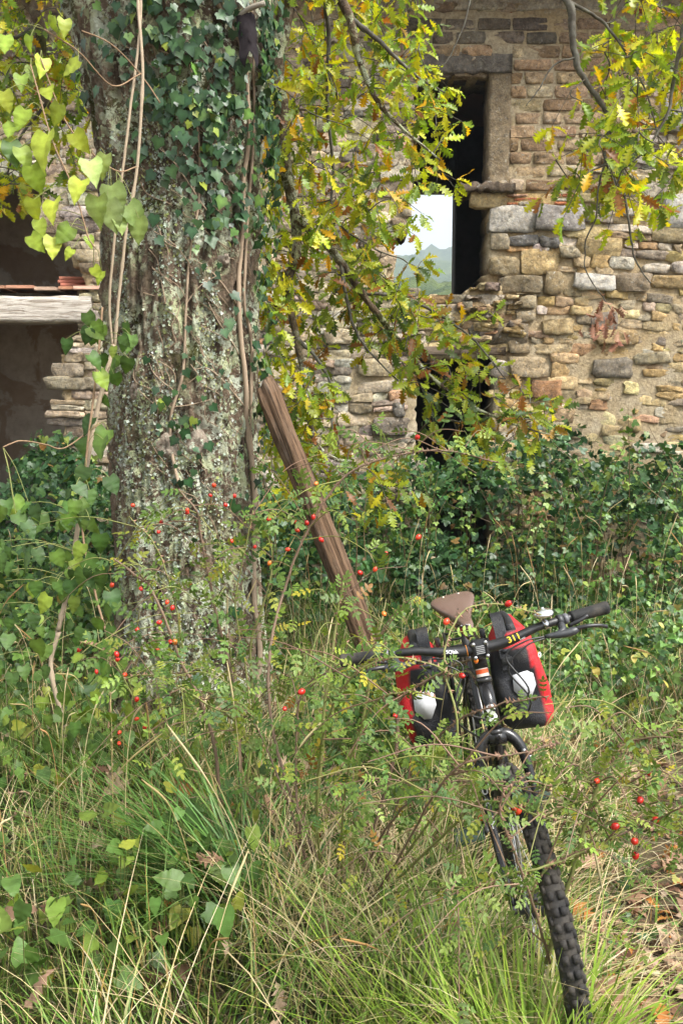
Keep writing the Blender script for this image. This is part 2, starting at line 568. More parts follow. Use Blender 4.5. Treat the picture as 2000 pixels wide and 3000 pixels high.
def wall_core():
    """front wall of mortar with its openings cut through, 0.55 m thick"""
    cs = .045
    xs = np.arange(-4.9, 4.9 + cs, cs); zs = np.arange(-.3, ZTOP + cs, cs)
    nx, nz = len(xs), len(zs)
    X, Z = np.meshgrid(xs, zs)
    J = .012
    Xj = X + RNG.normal(0, J, X.shape) ; Zj = Z + RNG.normal(0, J, X.shape)
    Yf = -.004 + .060 * (.5 - fbm(np.stack([X * .9, Z * .9, X * 0 + 6], -1), 2)) + .022 * (fbm(np.stack([X * 7, Z * 7, X * 0], -1), 4) - .5)
    Yf = np.where(in_poly(X, Z, BRICKZ), -.027 + .012 * (fbm(np.stack([X * 7, Z * 7, X * 0], -1), 4) - .5), Yf)
    wx, wz = wp(1650, 980)
    flush = np.clip((X - wx) / .5 + .5, 0, 1) * np.clip((wz - Z) / .5 + .5, 0, 1)      # the lower right keeps its pointing
    Yf = Yf * (1 - flush) + flush * (-.023 + .022 * (fbm(np.stack([X * 6, Z * 6, X * 0 + 2], -1), 4) - .5))
    cx = X[:-1, :-1] + cs / 2; cz = Z[:-1, :-1] + cs / 2
    solid = ~in_open(cx, cz)
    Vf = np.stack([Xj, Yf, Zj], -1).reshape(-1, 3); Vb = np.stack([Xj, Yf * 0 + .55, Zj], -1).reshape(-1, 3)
    N = nx * nz
    Q = []
    idx = lambda i, j: i * nx + j
    I, Jj = np.nonzero(solid)
    a = I * nx + Jj
    Q.append(np.stack([a, a + 1, a + nx + 1, a + nx], -1))
    Q.append(np.stack([a + N, a + nx + N, a + nx + 1 + N, a + 1 + N], -1))
    s2 = np.pad(solid, 1, constant_values=False)
    for di, dj, e0, e1 in ((0, 1, 1, nx + 1), (0, -1, nx, 0), (1, 0, nx + 1, nx), (-1, 0, 0, 1)):
        nb = s2[1 + di:s2.shape[0] - 1 + di, 1 + dj:s2.shape[1] - 1 + dj]
        I, Jj = np.nonzero(solid & ~nb)
        a = I * nx + Jj
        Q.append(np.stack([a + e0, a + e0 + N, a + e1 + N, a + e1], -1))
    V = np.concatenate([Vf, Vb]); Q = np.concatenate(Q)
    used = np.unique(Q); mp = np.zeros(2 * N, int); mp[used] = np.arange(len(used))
    return link('front_wall', mesh_np('front_wall', V[used], mp[Q], np.where(used[:, None] >= N, .12, 1.0) * np.ones((1, 3)), M_MORTAR, False), bld)  # rear vertices painted dark: shade of the reveals put into the mortar colour
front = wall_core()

def stone_geo(quad, proud, back=.06, n=10, sq=0, crown=.10, sharp=False):
    """irregular broken block: quad = 4 corners (x,z) counter-clockwise; some corners cut; front towards -y"""
    q = np.asarray(quad, float)
    out = []
    for k in range(4):
        a, b_, c_ = q[k - 1], q[k], q[(k + 1) % 4]
        if sharp or random.random() < .35:
            out.append(b_ + (a - b_) * .03 + (c_ - b_) * .03)
        else:
            f = random.uniform(.06, .26); g2 = random.uniform(.05, .22)
            out += [b_ + (a - b_) * f, b_ + (c_ - b_) * g2]
        out.append((b_ + c_) / 2 + (RNG.normal(0, .004 if sharp else .010, 2)))
    out = np.array(out); n = len(out)
    c0 = q.mean(0)
    sz = sqrt(abs((q[1] - q[0])[0] * (q[3] - q[0])[1]))
    ins = min(.10, .004 / max(sz, .02) + .012)
    tx, tz = RNG.normal(0, .05 if sharp else .11, 2)
    rings = []
    for k2, d in ((1.0, back), (1.0, -proud * .80), (1 - ins, -proud), (.5, -proud * (1 + crown))):
        xz = c0 + (out - c0) * k2
        y = d + (0 if d > 0 else 1) * (tx * (xz[:, 0] - c0[0]) + tz * (xz[:, 1] - c0[1])) + (RNG.normal(0, max(.003, proud * .14), n) if d < 0 else 0)
        rings.append(np.stack([xz[:, 0], np.zeros(n) + y, xz[:, 1]], -1))
    V = np.concatenate(rings + [np.array([[c0[0], -proud * (1 + crown), c0[1]]])])
    j = np.arange(n)
    Q = np.concatenate([np.stack([k * n + j, (k + 1) * n + j, (k + 1) * n + (j + 1) % n, k * n + (j + 1) % n], -1) for k in range(3)])[:, ::-1]
    T = np.stack([3 * n + j, 3 * n + (j + 1) % n, np.full(n, 4 * n)], -1)
    return V, T, Q
def mottle(V, c):
    return np.clip(np.asarray(c)[None] * RNG.lognormal(0, .13, (len(V), 1)), 0, .8)

PAL_OCHRE = [(4, (.43, .315, .155)), (4, (.48, .385, .225)), (2, (.36, .285, .18)), (.9, (.25, .215, .175)), (.8, (.52, .47, .39)), (.4, (.38, .235, .14))]
PAL_GREY = [(4, (.44, .375, .275)), (3, (.37, .315, .23)), (1.5, (.26, .225, .18)), (2, (.50, .46, .385)), (.6, (.17, .155, .13)), (.3, (.40, .25, .16))]
hand = [  # prominent stones: left, top, right, bottom in the photograph, colour
    (1431, 606, 1571, 683, (.36, .345, .315)), (1567, 600, 1706, 682, (.27, .255, .245)), (1488, 689, 1577, 722, (.15, .145, .14)), (1577, 694, 1638, 726, (.16, .155, .15)),
    (1523, 731, 1632, 804, (.42, .32, .17)), (1434, 756, 1516, 807, (.33, .27, .17)), (1430, 686, 1486, 730, (.30, .26, .19)), (1456, 808, 1583, 862, (.21, .175, .12)),
    (1587, 796, 1646, 862, (.28, .225, .14)), (1676, 804, 1796, 852, (.52, .50, .46)), (1880, 772, 1953, 804, (.47, .43, .37)), (1816, 604, 1904, 634, (.44, .42, .39)),
    (1938, 572, 2020, 668, (.50, .49, .47)), (1415, 948, 1543, 1010, (.23, .19, .14)), (1485, 1000, 1549, 1037, (.26, .21, .14)), (1507, 908, 1569, 940, (.36, .30, .21)),
    (1584, 932, 1675, 982, (.42, .33, .19)), (1727, 919, 1806, 975, (.23, .195, .165)), (1491, 1047, 1602, 1106, (.37, .30, .20)), (1740, 965, 1862, 1012, (.36, .27, .15)),
    (1555, 1112, 1640, 1166, (.33, .19, .105)), (1801, 1228, 1876, 1268, (.43, .34, .19)), (1051, 1053, 1150, 1104, (.42, .36, .25)), (1096, 1222, 1193, 1277, (.22, .19, .16)),
    (1150, 1178, 1186, 1222, (.19, .175, .155)), (950, 965, 1042, 1006, (.45, .39, .28)), (1636, 718, 1692, 760, (.32, .28, .20)), (1690, 700, 1812, 760, (.42, .33, .18)),
    (1520, 868, 1566, 905, (.34, .29, .20)), (1800, 800, 1900, 858, (.27, .22, .16)), (1905, 808, 2010, 850, (.38, .29, .16)), (1855, 1035, 1965, 1065, (.33, .29, .20)),
    (1728, 1050, 1852, 1110, (.22, .195, .16)), (1168, 560, 1203, 640, (.40, .35, .27)), (1146, 642, 1194, 682, (.36, .29, .21)), (1510, 862, 1580, 870, (.3, .25, .17)),
    (1840, 290, 1900, 340, (.36, .31, .22)), (1940, 290, 2040, 390, (.36, .35, .33)), (1640, 1245, 1700, 1290, (.3, .25, .17)), (1850, 1300, 1960, 1330, (.5, .47, .4)),
    (350, 560, 120, 600, None)]
stones = []
occupied = []
for h in hand:
    if h[4] is None: continue
    x0, z1 = wp(h[0], h[1]); x1, z0 = wp(h[2], h[3])
    qd = [(x0, z0), (x1, z0), (x1, z1), (x0, z1)]
    qd = [(a + random.gauss(0, .012), b + random.gauss(0, .010)) for a, b in qd]
    V, T, Q = stone_geo(qd, random.uniform(.035, .06), .12, 12, 4.5)
    stones.append((V, T, Q, np.array(h[4]), (x1 - x0) * (z1 - z0) * 3))
    occupied.append((x0 - .005, x1 + .005, z0 - .005, z1 + .005))
occ = np.array(occupied)

def covered(x, z):
    return bool(np.any((x > occ[:, 0]) & (x < occ[:, 1]) & (z > occ[:, 2]) & (z < occ[:, 3])))

z = -.05
while z < ZTOP - .02:
    t = random.choice([.055, .07, .085, .10, .12, .14])
    x = -4.9 + random.uniform(0, .2)
    while x < 4.85:
        wd = min(.42, t * random.uniform(1.2, 3.4))
        parts = [(z, z + t)] if t < .095 or random.random() < .72 else [(z, z + t * .45), (z + t * .48, z + t)]
        for (za, zb) in parts:
            wv = lambda xx: .07 * (float(noise3(np.array([xx * .9, z * .35, 3.]))) - .5) * 2
            g = -.002
            x0, x1 = x + g, x + wd - g
            qd = [(x0 + random.gauss(0, .010), za + g + wv(x0)), (x1 + random.gauss(0, .010), za + g + wv(x1)), (x1 + random.gauss(0, .014), zb - g + wv(x1) + random.gauss(0, .006)), (x0 + random.gauss(0, .014), zb - g + wv(x0) + random.gauss(0, .006))]
            cx, cz = (x0 + x1) / 2, (za + zb) / 2 + wv(x)
            pts = np.array(qd + [(cx, cz)])
            no = in_open(pts[:, 0], pts[:, 1])
            if no[4] or no[:4].sum() > 2 or cz > ZTOP: continue
            if in_poly(np.array([cx]), np.array([cz]), BRICKZ)[0] and in_poly(pts[:4, 0], pts[:4, 1], BRICKZ).sum() > 1: continue
            pxx, pyy, _ = proj(np.array([cx, YW, cz]))
            if covered(cx, cz) or (1405 < pxx < 1500 and 150 < pyy < 575) or (pyy < 560 and pxx > 1380 and no.any()): continue
            grey = pxx < 1230 or (pyy < 560) or random.random() < .18
            col = pick(PAL_GREY if grey else PAL_OCHRE, 1, .16)[0]
            V, T, Q = stone_geo(qd, random.uniform(.010, .032), .10 if no.any() else .05, 10)
            vis = (980 < pxx < 2010 and -10 < pyy < 1400) or (110 < pxx < 330 and 420 < pyy < 1400)
            stones.append((V, T, Q, col, (x1 - x0) * (zb - za) if vis else 0))
        x += wd
    z += t
stones.sort(key=lambda s: -s[4])
for V, T, Q, c, a in stones[:300]:
    o = V.mean(0)
    b = MB().add(V - o, T, Q, mottle(V, c))
    s = b.build('stone', M_STONE, front)
    s.location = o
rest = MB()
for V, T, Q, c, a in stones[300:]:
    rest.add(V, T, Q, mottle(V, c))
tag(rest.build('rubble_stones', M_STONE, front), kind='stuff')

# squared tuff blocks in courses
z0b = wp(1500, 562)[1]; ch = .1195
k = 0
while True:
    za = z0b + k * ch
    if za + ch > wp(1500, 30)[1]: break
    x = wp(1492, 300)[0] - 1.3 + (k * .137) % .3
    while x < 4.85:
        wd = random.choice([.20, .26, .30, .33, .36])
        xa, xb = x, x + wd
        x += wd
        lx = wp(1492, 300)[0]
        if za < wp(1500, 160)[1] - .04 and xa < lx < xb:
            if xb - lx < .07: continue
            xa = lx
        cx = (xa + xb) / 2
        if not in_poly(np.array([cx]), np.array([za + ch / 2]), BRICKZ)[0]: continue
        g = random.uniform(.005, .009)
        b = MB()
        q = [(xa + g, za + g), (xb - g, za + g), (xb - g, za + ch - g), (xa + g, za + ch - g)]
        q = [(u + random.gauss(0, .004), v + random.gauss(0, .003)) for u, v in q]
        V, T, Q = stone_geo(q, random.uniform(.030, .042), .05, 12, 9, .05, True)
        pxx, pyy, _ = proj(np.array([cx, YW, za]))
        pal = [(3, (.36, .26, .165)), (2, (.41, .31, .205)), (1.5, (.29, .20, .125)), (1, (.45, .37, .265))] if pyy > 165 else [(3, (.17, .145, .12)), (2, (.25, .215, .18)), (1.5, (.46, .44, .41))] if pxx < 1600 else [(3, (.35, .26, .185)), (2, (.40, .33, .25))]
        o = V.mean(0)
        b.add(V - o, T, Q, mottle(V, pick(pal, 1, .12)[0]))
        ob = b.build('tuff_block', M_TUFF, front); ob.location = o
    k += 1
# thin red bricks levelling the courses
for (a, bb, c_, d_) in ((1482, 1690, 568, 604), (1462, 1500, 30, 44), (1590, 1700, 30, 46), (1750, 1900, 28, 44), (1492, 1536, 388, 416)):
    x0, zt_ = wp(a, c_); x1, zb_ = wp(bb, d_)
    nz = max(1, round((zt_ - zb_) / .045))
    for r in range(nz):
        x = x0 + (r % 2) * .07
        while x < x1 - .05:
            wd = random.uniform(.10, .24)
            g = .005; h_ = (zt_ - zb_) / nz
            V, T, Q = stone_geo([(x + g, zb_ + r * h_ + g), (min(x + wd, x1) - g, zb_ + r * h_ + g), (min(x + wd, x1) - g, zb_ + (r + 1) * h_ - g), (x + g, zb_ + (r + 1) * h_ - g)], random.uniform(.02, .035), .05, 10, 8, .05, True)
            o = V.mean(0)
            ob = MB().add(V - o, T, Q, pick([(2, (.42, .16, .085)), (1, (.46, .40, .34)), (1.5, (.40, .23, .15))], 1)[0]).build('brick', M_TUFF, front); ob.location = o
            x += wd
# white mortar strip beside the window jamb, lintel, jamb stone, sill plank, cellar lintel, band course
def slab(name, px0, py0, px1, py1, proud, deep, mat, col, parent=front, rough=.006, seg=14):
    """long dressed piece with uneven arrises, set into the wall"""
    x0, z1 = wp(px0, py0); x1, z0 = wp(px1, py1)
    horiz = (x1 - x0) > (z1 - z0)
    L = (x1 - x0) if horiz else (z1 - z0); T_ = (z1 - z0) if horiz else (x1 - x0)
    t = np.linspace(0, 1, seg)
    sec = np.array([(-1, -.72), (-.72, -1), (.72, -1), (1, -.72), (1, 1), (-1, 1)])
    V = []
    for a in t:
        d = RNG.normal(0, rough, 3)
        for (u, v) in sec:
            cr = (T_ / 2) * u + RNG.normal(0, rough * .6) + d[0]
            yy = -proud if v < 0 else deep
            yy += (1 - abs(v)) * .02 + (RNG.normal(0, rough * .6) + d[1] if v < 0 else 0)
            al = a * L
            V.append([x0 + al, yy, (z0 + z1) / 2 + cr] if horiz else [(x0 + x1) / 2 + cr, yy, z0 + al])
    V = np.array(V); n = 6
    i = np.arange(seg - 1)[:, None] * n; j = np.arange(n)[None]
    Q = np.stack([i + j, i + (j + 1) % n, i + n + (j + 1) % n, i + n + j], -1).reshape(-1, 4)
    T = [[0, k2, k2 + 1] for k2 in range(1, n - 1)] + [[(seg - 1) * n, (seg - 1) * n + k2 + 1, (seg - 1) * n + k2] for k2 in range(1, n - 1)]
    o = V.mean(0)
    ob = MB().add(V - o, T, Q, col).build(name, mat, parent); ob.location = o
    return ob
slab('lintel', 1205, 162, 1497, 217, .045, .30, M_STONE, (.15, .135, .12))
slab('jamb_stone', 1432, 219, 1490, 539, .035, .28, M_STONE, (.235, .19, .13))
slab('window_sill', 1343, 541, 1503, 566, .10, .30, M_STONE, (.145, .115, .09), rough=.008)
slab('timber_lintel', 1182, 1016, 1478, 1040, .045, .3, M_BEAM, (.16, .12, .085), rough=.007)
slab('band_course', 930, -13, 2300, 33, .035, .2, M_STONE, (.46, .44, .40), rough=.005, seg=40)
slab('mortar_strip', 1489, 190, 1501, 545, .014, .05, M_MORTAR, (1, 1, 1), rough=.003)

# rubble heap left where the sill of the upper opening broke away
for kx in range(38):
    pxr = random.uniform(1330, 1500); pyr = random.uniform(852, 1010)
    if pxr > 1425 and pyr < 865: continue
    x0, z0_ = wp(pxr, pyr)
    wd, hh = random.uniform(.07, .2), random.uniform(.035, .08)
    V, T, Q = stone_geo([(x0, z0_), (x0 + wd, z0_ + random.gauss(0, .015)), (x0 + wd, z0_ + hh), (x0, z0_ + hh + random.gauss(0, .01))], random.uniform(.04, .10), .15, 9)
    o = V.mean(0)
    ob = MB().add(V - o, T, Q, pick(PAL_OCHRE, 1)[0] * .85).build('rubble_stone', M_STONE, front); ob.location = o

# inside of the house
def room(name, a, b, mat, col=(1, 1, 1)):
    return MB().box(a, b, col).build(name, mat, bld)
yi = .55
xp = P(800, 800, YW + .5)[0]
room('left_room_wall', (-5.2, 2.6, -.1), (xp, 2.85, 5.9), M_PLASTER)
room('partition_wall', (xp + .003, yi + .003, -.1), (xp + .25, 4.5, 5.9), M_PLASTER)
# partition right of the passage, added to keep other light out
xr = P(1560, 800, YW + .5)[0]
room('passage_side_wall', (xr, yi + .003, -.1), (xr + .25, 4.0, 5.9), M_DARK, (.11, .095, .085))
room('gable_wall', (-5.45, -.2, -.3), (-4.93, 4.5, 5.9), M_PLASTER)
room('gable_wall', (4.93, -.2, -.3), (5.45, 4.5, 5.9), M_PLASTER)
# rear wall with its window
yb = 4.0
xw0 = P(1010, 700, YW + yb)[0]; xw1 = P(1336, 700, YW + yb)[0]
zw0 = P(1200, 905, YW + yb)[2]; zw1 = P(1200, 546, YW + yb)[2]
rb = MB()
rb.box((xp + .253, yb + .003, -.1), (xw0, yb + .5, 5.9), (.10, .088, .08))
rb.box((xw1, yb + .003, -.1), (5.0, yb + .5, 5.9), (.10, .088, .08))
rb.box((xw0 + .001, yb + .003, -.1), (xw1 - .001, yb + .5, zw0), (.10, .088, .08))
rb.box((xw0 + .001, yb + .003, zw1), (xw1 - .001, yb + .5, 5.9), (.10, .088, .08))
rb.build('rear_wall', M_DARK, bld)
# floors, roof
zf = wp(1300, 872)[1]
room('floor_slab', (xp + .253, yi + .003, zf - .22), (xr - .003, yb, zf - .04), M_BEAM, (.10, .075, .055))
zl1 = wp(100, 836)[1]; zl0 = wp(100, 868)[1]
room('floor_slab', (-4.9, .30, zl0 + .03), (xp - .003, 2.6, zl1 - .005), M_PLASTER)
def tiled_roof():
    b = MB()
    b.box((-5.7, -.55, ZTOP + .02), (5.7, 5.1, ZTOP + .14), (.22, .13, .085))
    o = b.build('roof', plain_mat('terracotta', .85, .2, 0, .5, 9, .5, 60, (.13, .10, .07)), bld)
    return o
ROOF = tiled_roof()
M_TERRA = ROOF.data.materials[0]
# timber beam and the row of broken floor tiles on it, in the left opening
slab('floor_beam', -520, 868, 276, 943, .05, .26, M_BEAM, (.62, .57, .51), bld, .006, 20)
x = wp(-300, 850)[0]
while x < wp(235, 850)[0]:
    wd = random.uniform(.14, .30)
    zt_ = wp(0, random.uniform(837, 844))[1]
    ob = MB().bbox((0, -.06 + random.gauss(0, .01), 0), (wd - .012, .3, random.uniform(.028, .036)), .004, pick([(2, (.36, .17, .10)), (1, (.42, .27, .19))], 1)[0]).build('floor_tile', M_TERRA, bld)
    ob.location = (x, 0, zt_ - .03)
    if random.random() < .5:
        st = MB().bbox((x + .02, .0, wp(0, 867)[1]), (x + random.uniform(.06, .12), .2, zt_ - .032), .005, pick(PAL_OCHRE, 1)[0]).build('packing_stone', M_STONE, bld)
    x += wd
# loose terracotta tiles lying on the upper floor at the pier
zt0 = wp(200, 826)[1]
for i in range(3):
    ang = random.uniform(-.12, .12)
    b = MB(); b.bbox((-.13, -.11, 0), (.13, .11, .03), .004, pick([(1, (.36, .13, .085))], 1)[0])
    o = b.build('terracotta_tile', M_TERRA)
    q = wp(203, 826)
    o.location = (q[0] + random.gauss(0, .015), YW + .20, zl1 + .001 + i * .0325)
    o.rotation_euler = (0, 0, ang + .2)
    tag(o, ['bottom red terracotta tile of the small pile on the ledge', 'middle red terracotta tile of the small pile on the ledge', 'top red terracotta tile of the small pile on the ledge'][i], 'tile', 'terracotta tiles piled on the ledge')
# ------------------------------------------------------------------ leaf shapes (x = across, y = along, z = face normal)
def leaf_strip(hw, curl=.1, fold=.15, L=1.0):
    """leaf from half widths at even stations along the midrib, folded at the midrib and curled to the tip"""
    hw = np.asarray(hw, float); n = len(hw)
    t = np.linspace(0, 1, n)
    zc = -curl * t * t
    V = np.concatenate([np.stack([np.zeros(n), t * L, zc], -1), np.stack([-hw, t * L, zc + fold * hw], -1), np.stack([hw, t * L, zc + fold * hw], -1)])
    F = []
    for i in range(n - 1):
        for o, sg in ((n, 1), (2 * n, -1)):
            a, b, c, d = i, i + 1, o + i + 1, o + i
            tr = [[a, b, c], [a, c, d]]
            if sg < 0: tr = [q[::-1] for q in tr]
            for q in tr:
                if np.linalg.norm(np.cross(V[q[1]] - V[q[0]], V[q[2]] - V[q[0]])) > 1e-7: F.append(q)
    return V, np.array(F)

def oak_leaf(v=0):
    st = [.0, .012, .10, .04, .19, .07, .26, .09, .24, .07, .17, .06, .0]
    r = np.random.default_rng(v)
    hw = np.array(st) * (1 + r.normal(0, .12, len(st)))
    hw[[0, -1]] = 0
    V, F = leaf_strip(hw, (.14, .3, -.12)[v % 3], (.25, .5, .1)[v % 3])
    # lobes point forward
    n = len(st)
    for i in range(n):
        for o in (n, 2 * n):
            V[o + i, 1] += .30 * abs(V[o + i, 0]) + (r.normal(0, .012))
            V[o + i, 2] += r.normal(0, .02)
    return V, F

def ivy_leaf():
    pts = np.array([(0, .02), (.18, -.12), (.38, -.06), (.42, .14), (.58, .34), (.36, .48), (.20, .72), (0, 1.0), (-.20, .72), (-.36, .48), (-.58, .34), (-.42, .14), (-.38, -.06), (-.18, -.12)])
    V = np.array([[0, .28, .0]] + [[x, y, .10 * abs(x) - .12 * max(0, y - .4)] for x, y in pts])
    n = len(pts)
    F = np.array([[0, 1 + i, 1 + (i + 1) % n] for i in range(n)])
    return V, F

def heart_leaf(v=0):
    hw = np.array([.0, .30, .38, .41, .40, .385, .34, .30, .24, .17, .11, .05, 0]) * (1 + np.random.default_rng(v + 3).normal(0, .05, 13))
    hw[[0, -1]] = 0
    V, F = leaf_strip(hw, (.25, .4, .12)[v % 3], (.18, .35, .08)[v % 3])
    n = len(hw)
    for o in (n, 2 * n):
        V[o, :2] = (0, 0)
        V[o + 1, 1] -= .20; V[o + 2, 1] -= .10; V[o + 3, 1] -= .04
        V[o + 1:o + n - 1, 2] += .03 * np.sin(np.arange(n - 2) * 1.9 + v + o)
    return V, F

def ovate(w=.3, curl=.12, fold=.2, n=6):
    t = np.linspace(0, 1, n)
    hw = w * np.sin(pi * t ** .8) ** .8
    hw[0] = hw[-1] = 0
    return leaf_strip(hw, curl, fold)

def compound(pairs, size, term, spread=.62, w=.3):
    """pinnate leaf: leaflet pairs along a rachis and one at the end"""
    lv, lf = ovate(w, .10, .18, 5)
    Vs, Fs, n = [], [], 0
    def put(at, ang, s):
        nonlocal n
        c, s_ = cos(ang), sin(ang)
        R = np.array([[c, s_, 0], [-s_, c, 0], [0, 0, 1]])
        Vs.append((lv * s) @ R.T + np.array([0, at, -.06 * at * at]))
        Fs.append(lf + n); n += len(lv)
    for i, at in enumerate(pairs):
        put(at, 1.05, size[i]); put(at, -1.05, size[i])
    put(pairs[-1] + .08, 0, term)
    r = .012
    L = pairs[-1] + .1
    Vs.append(np.array([[-r, 0, .004], [r, 0, .004], [r, L, -.06 * L * L + .002], [-r, L, -.06 * L * L + .002]]))
    Fs.append(np.array([[0, 1, 2], [0, 2, 3]]) + n)
    return np.concatenate(Vs), np.concatenate(Fs)

OAK = [oak_leaf(k) for k in range(3)]
IVY = ivy_leaf()
HEART = [heart_leaf(k) for k in range(3)]
ROSE = compound([.30, .58, .86], [.25, .29, .29], .34, w=.28)
BRAMBLE = compound([.45], [.50], .60, w=.34)
OVATE = ovate(.32)

M_OAKLEAF = leaf_mat('oak_leaf', .5, .40, .5, .4, 30)
M_IVY = leaf_mat('ivy_leaf', .12, .42, .45, .5, 45)
M_VINE = leaf_mat('vine_leaf', .38, .5, .4, .7, 28)
M_ROSELEAF = leaf_mat('rose_leaf', .35, .5, .4, .4, 90)
M_BRAMBLE = leaf_mat('bramble_leaf', .2, .45, .45, .4, 40)
M_DEADLEAF = leaf_mat('dead_leaf', .15, .8, .2, .5, 70, (1, .9, .7))

# ------------------------------------------------------------------ the old oak
TX, TY = -.825, 4.72
_prof = [  # photograph row, left edge, right edge of the trunk
    (-260, 60, 860), (0, 185, 800), (150, 232, 778), (350, 275, 764), (600, 315, 752), (900, 322, 744), (1200, 333, 742), (1500, 342, 747), (1700, 352, 752), (1900, 350, 766), (2000, 338, 788), (2100, 310, 822), (2180, 280, 850)]
_tz, _tx, _tr = [], [], []
for (py, a, b) in _prof:
    pa = P(a, py, TY - .05); pb = P(b, py, TY - .05)
    _tz.append(pa[2]); _tx.append((pa[0] + pb[0]) / 2); _tr.append((pb[0] - pa[0]) / 2 * .985)
_o = np.argsort(_tz)
_tz, _tx, _tr = np.array(_tz)[_o], np.array(_tx)[_o], np.array(_tr)[_o]
def taxis(z):
    return np.interp(z, _tz, _tx), np.interp(z, _tz, _tr)
PHI0 = math.atan2(-TX, TY)     # turn from -Y towards the camera

def bark_disp(th, z, r):
    s = th * r
    q = np.stack([np.cos(th) * 6.5, np.sin(th) * 6.5, z * 1.5], -1)
    warp = fbm(np.stack([np.cos(th) * 3, np.sin(th) * 3, z * 3.5], -1), 3)
    a = np.abs(noise3(np.stack([np.cos(th) * 9 + warp * 2.0, np.sin(th) * 9 + warp * 2.0, z * 2.4], -1)) * 2 - 1)
    b = np.abs(noise3(np.stack([np.cos(th) * 17 + warp * 3, np.sin(th) * 17 + warp * 3, z * 7 + 5], -1)) * 2 - 1)
    f = fbm(np.stack([np.cos(th) * 30, np.sin(th) * 30, z * 28], -1), 3)
    lump = fbm(np.stack([np.cos(th) * 1.6 + 5, np.sin(th) * 1.6, z * .9], -1), 3) - .5
    return .035 * np.clip(a * 1.7, 0, 1) ** .7 - .02 + .016 * np.clip(b * 1.5, 0, 1) + .022 * (f - .5) + .10 * lump

def tpoint(th, z, off=0):
    """point on the bark; th = 0 faces the camera, positive to the right"""
    th = np.asarray(th, float); z = np.asarray(z, float)
    cx, r = taxis(z)
    flare = np.clip((.55 - z) / .55, 0, 1) ** 2
    r = r * (1 + .12 * flare * np.sin(th * 3 + .7))
    rr = r + bark_disp(th, z, r) + off
    a = th + PHI0
    return np.stack([cx + np.sin(a) * rr, TY - np.cos(a) * rr, z], -1)

def tpix(px, py, off=0):
    """bark point seen at a photograph pixel"""
    yy = TY - .3
    for _ in range(5):
        z = P(px, py, yy)[2]
        cx, r = taxis(z)
        x = P(px, py, yy)[0]
        s = np.clip((x - cx) / r, -.985, .985)
        th = math.asin(s) - PHI0
        yy = TY - cos(th + PHI0) * r
    return th, z

oak = thing('oak_tree', 'old oak with a thick lichen-covered trunk and drooping yellowing branches', 'tree', (TX, TY, 0))
OFFT = np.array([TX, TY, 0])

def bark_mat(name, lich=1.0):
    m, n, out = mat_new(name)
    p = pos(n)
    pv = pos(n, (14, 14, 3.2))
    a = noise(n, 1.0, 7, .7, pv, .5)
    c = mixc(n, ramp(n, a, [(.34, 0.0), (.62, 1.0)]), (.022, .014, .009), (.22, .16, .11))
    c = mixc(n, ramp(n, noise(n, 3.1, 4, .6, p), [(.45, 0.0), (.7, .5)]), c, (.13, .085, .055))
    moss = ramp(n, noise(n, 3.4, 5, .65, p, .3), [(.55, 0.0), (.63, .85)])
    c = mixc(n, moss, c, (.060, .066, .012))
    if lich:
        l1 = ramp(n, noise(n, 19, 6, .75, p, .6), [(.485, 0.0), (.52, 1.0)])
        l2 = ramp(n, noise(n, 2.1, 4, .6, p), [(.41, .05), (.53, 1.0)])
        mu = nd(n, 'ShaderNodeMath', operation='MULTIPLY'); n.links.new(l1, mu.inputs[0]); n.links.new(l2, mu.inputs[1])
        lc = mixc(n, ramp(n, noise(n, 6, 3, .6, p), [(.4, 0.0), (.6, 1.0)]), (.50, .53, .42), (.42, .45, .26))
        c = mixc(n, mu.outputs[0], c, lc)
    h = mixc(n, .5, a, noise(n, 55, 6, .7, p))
    principled(n, out, c, .9, .2, bump(n, h, 1.0, .05))
    return m
M_BARK = bark_mat('oak_bark')
M_BARK2 = bark_mat('mossy_branch_bark', .8)

def make_trunk():
    nth, nz = 300, 420
    zs = np.linspace(-.1, _tz[-1], nz); th = np.linspace(-pi, pi, nth, endpoint=False)
    TH, Z = np.meshgrid(th, zs)
    V = tpoint(TH, Z).reshape(-1, 3)
    i = np.arange(nz - 1)[:, None] * nth; j = np.arange(nth)[None]
    Q = np.stack([i + j, i + (j + 1) % nth, i + nth + (j + 1) % nth, i + nth + j], -1).reshape(-1, 4)
    ob = link('trunk', mesh_np('trunk', V - OFFT, Q, None, M_BARK, True), oak)
    return ob
trunk = make_trunk()

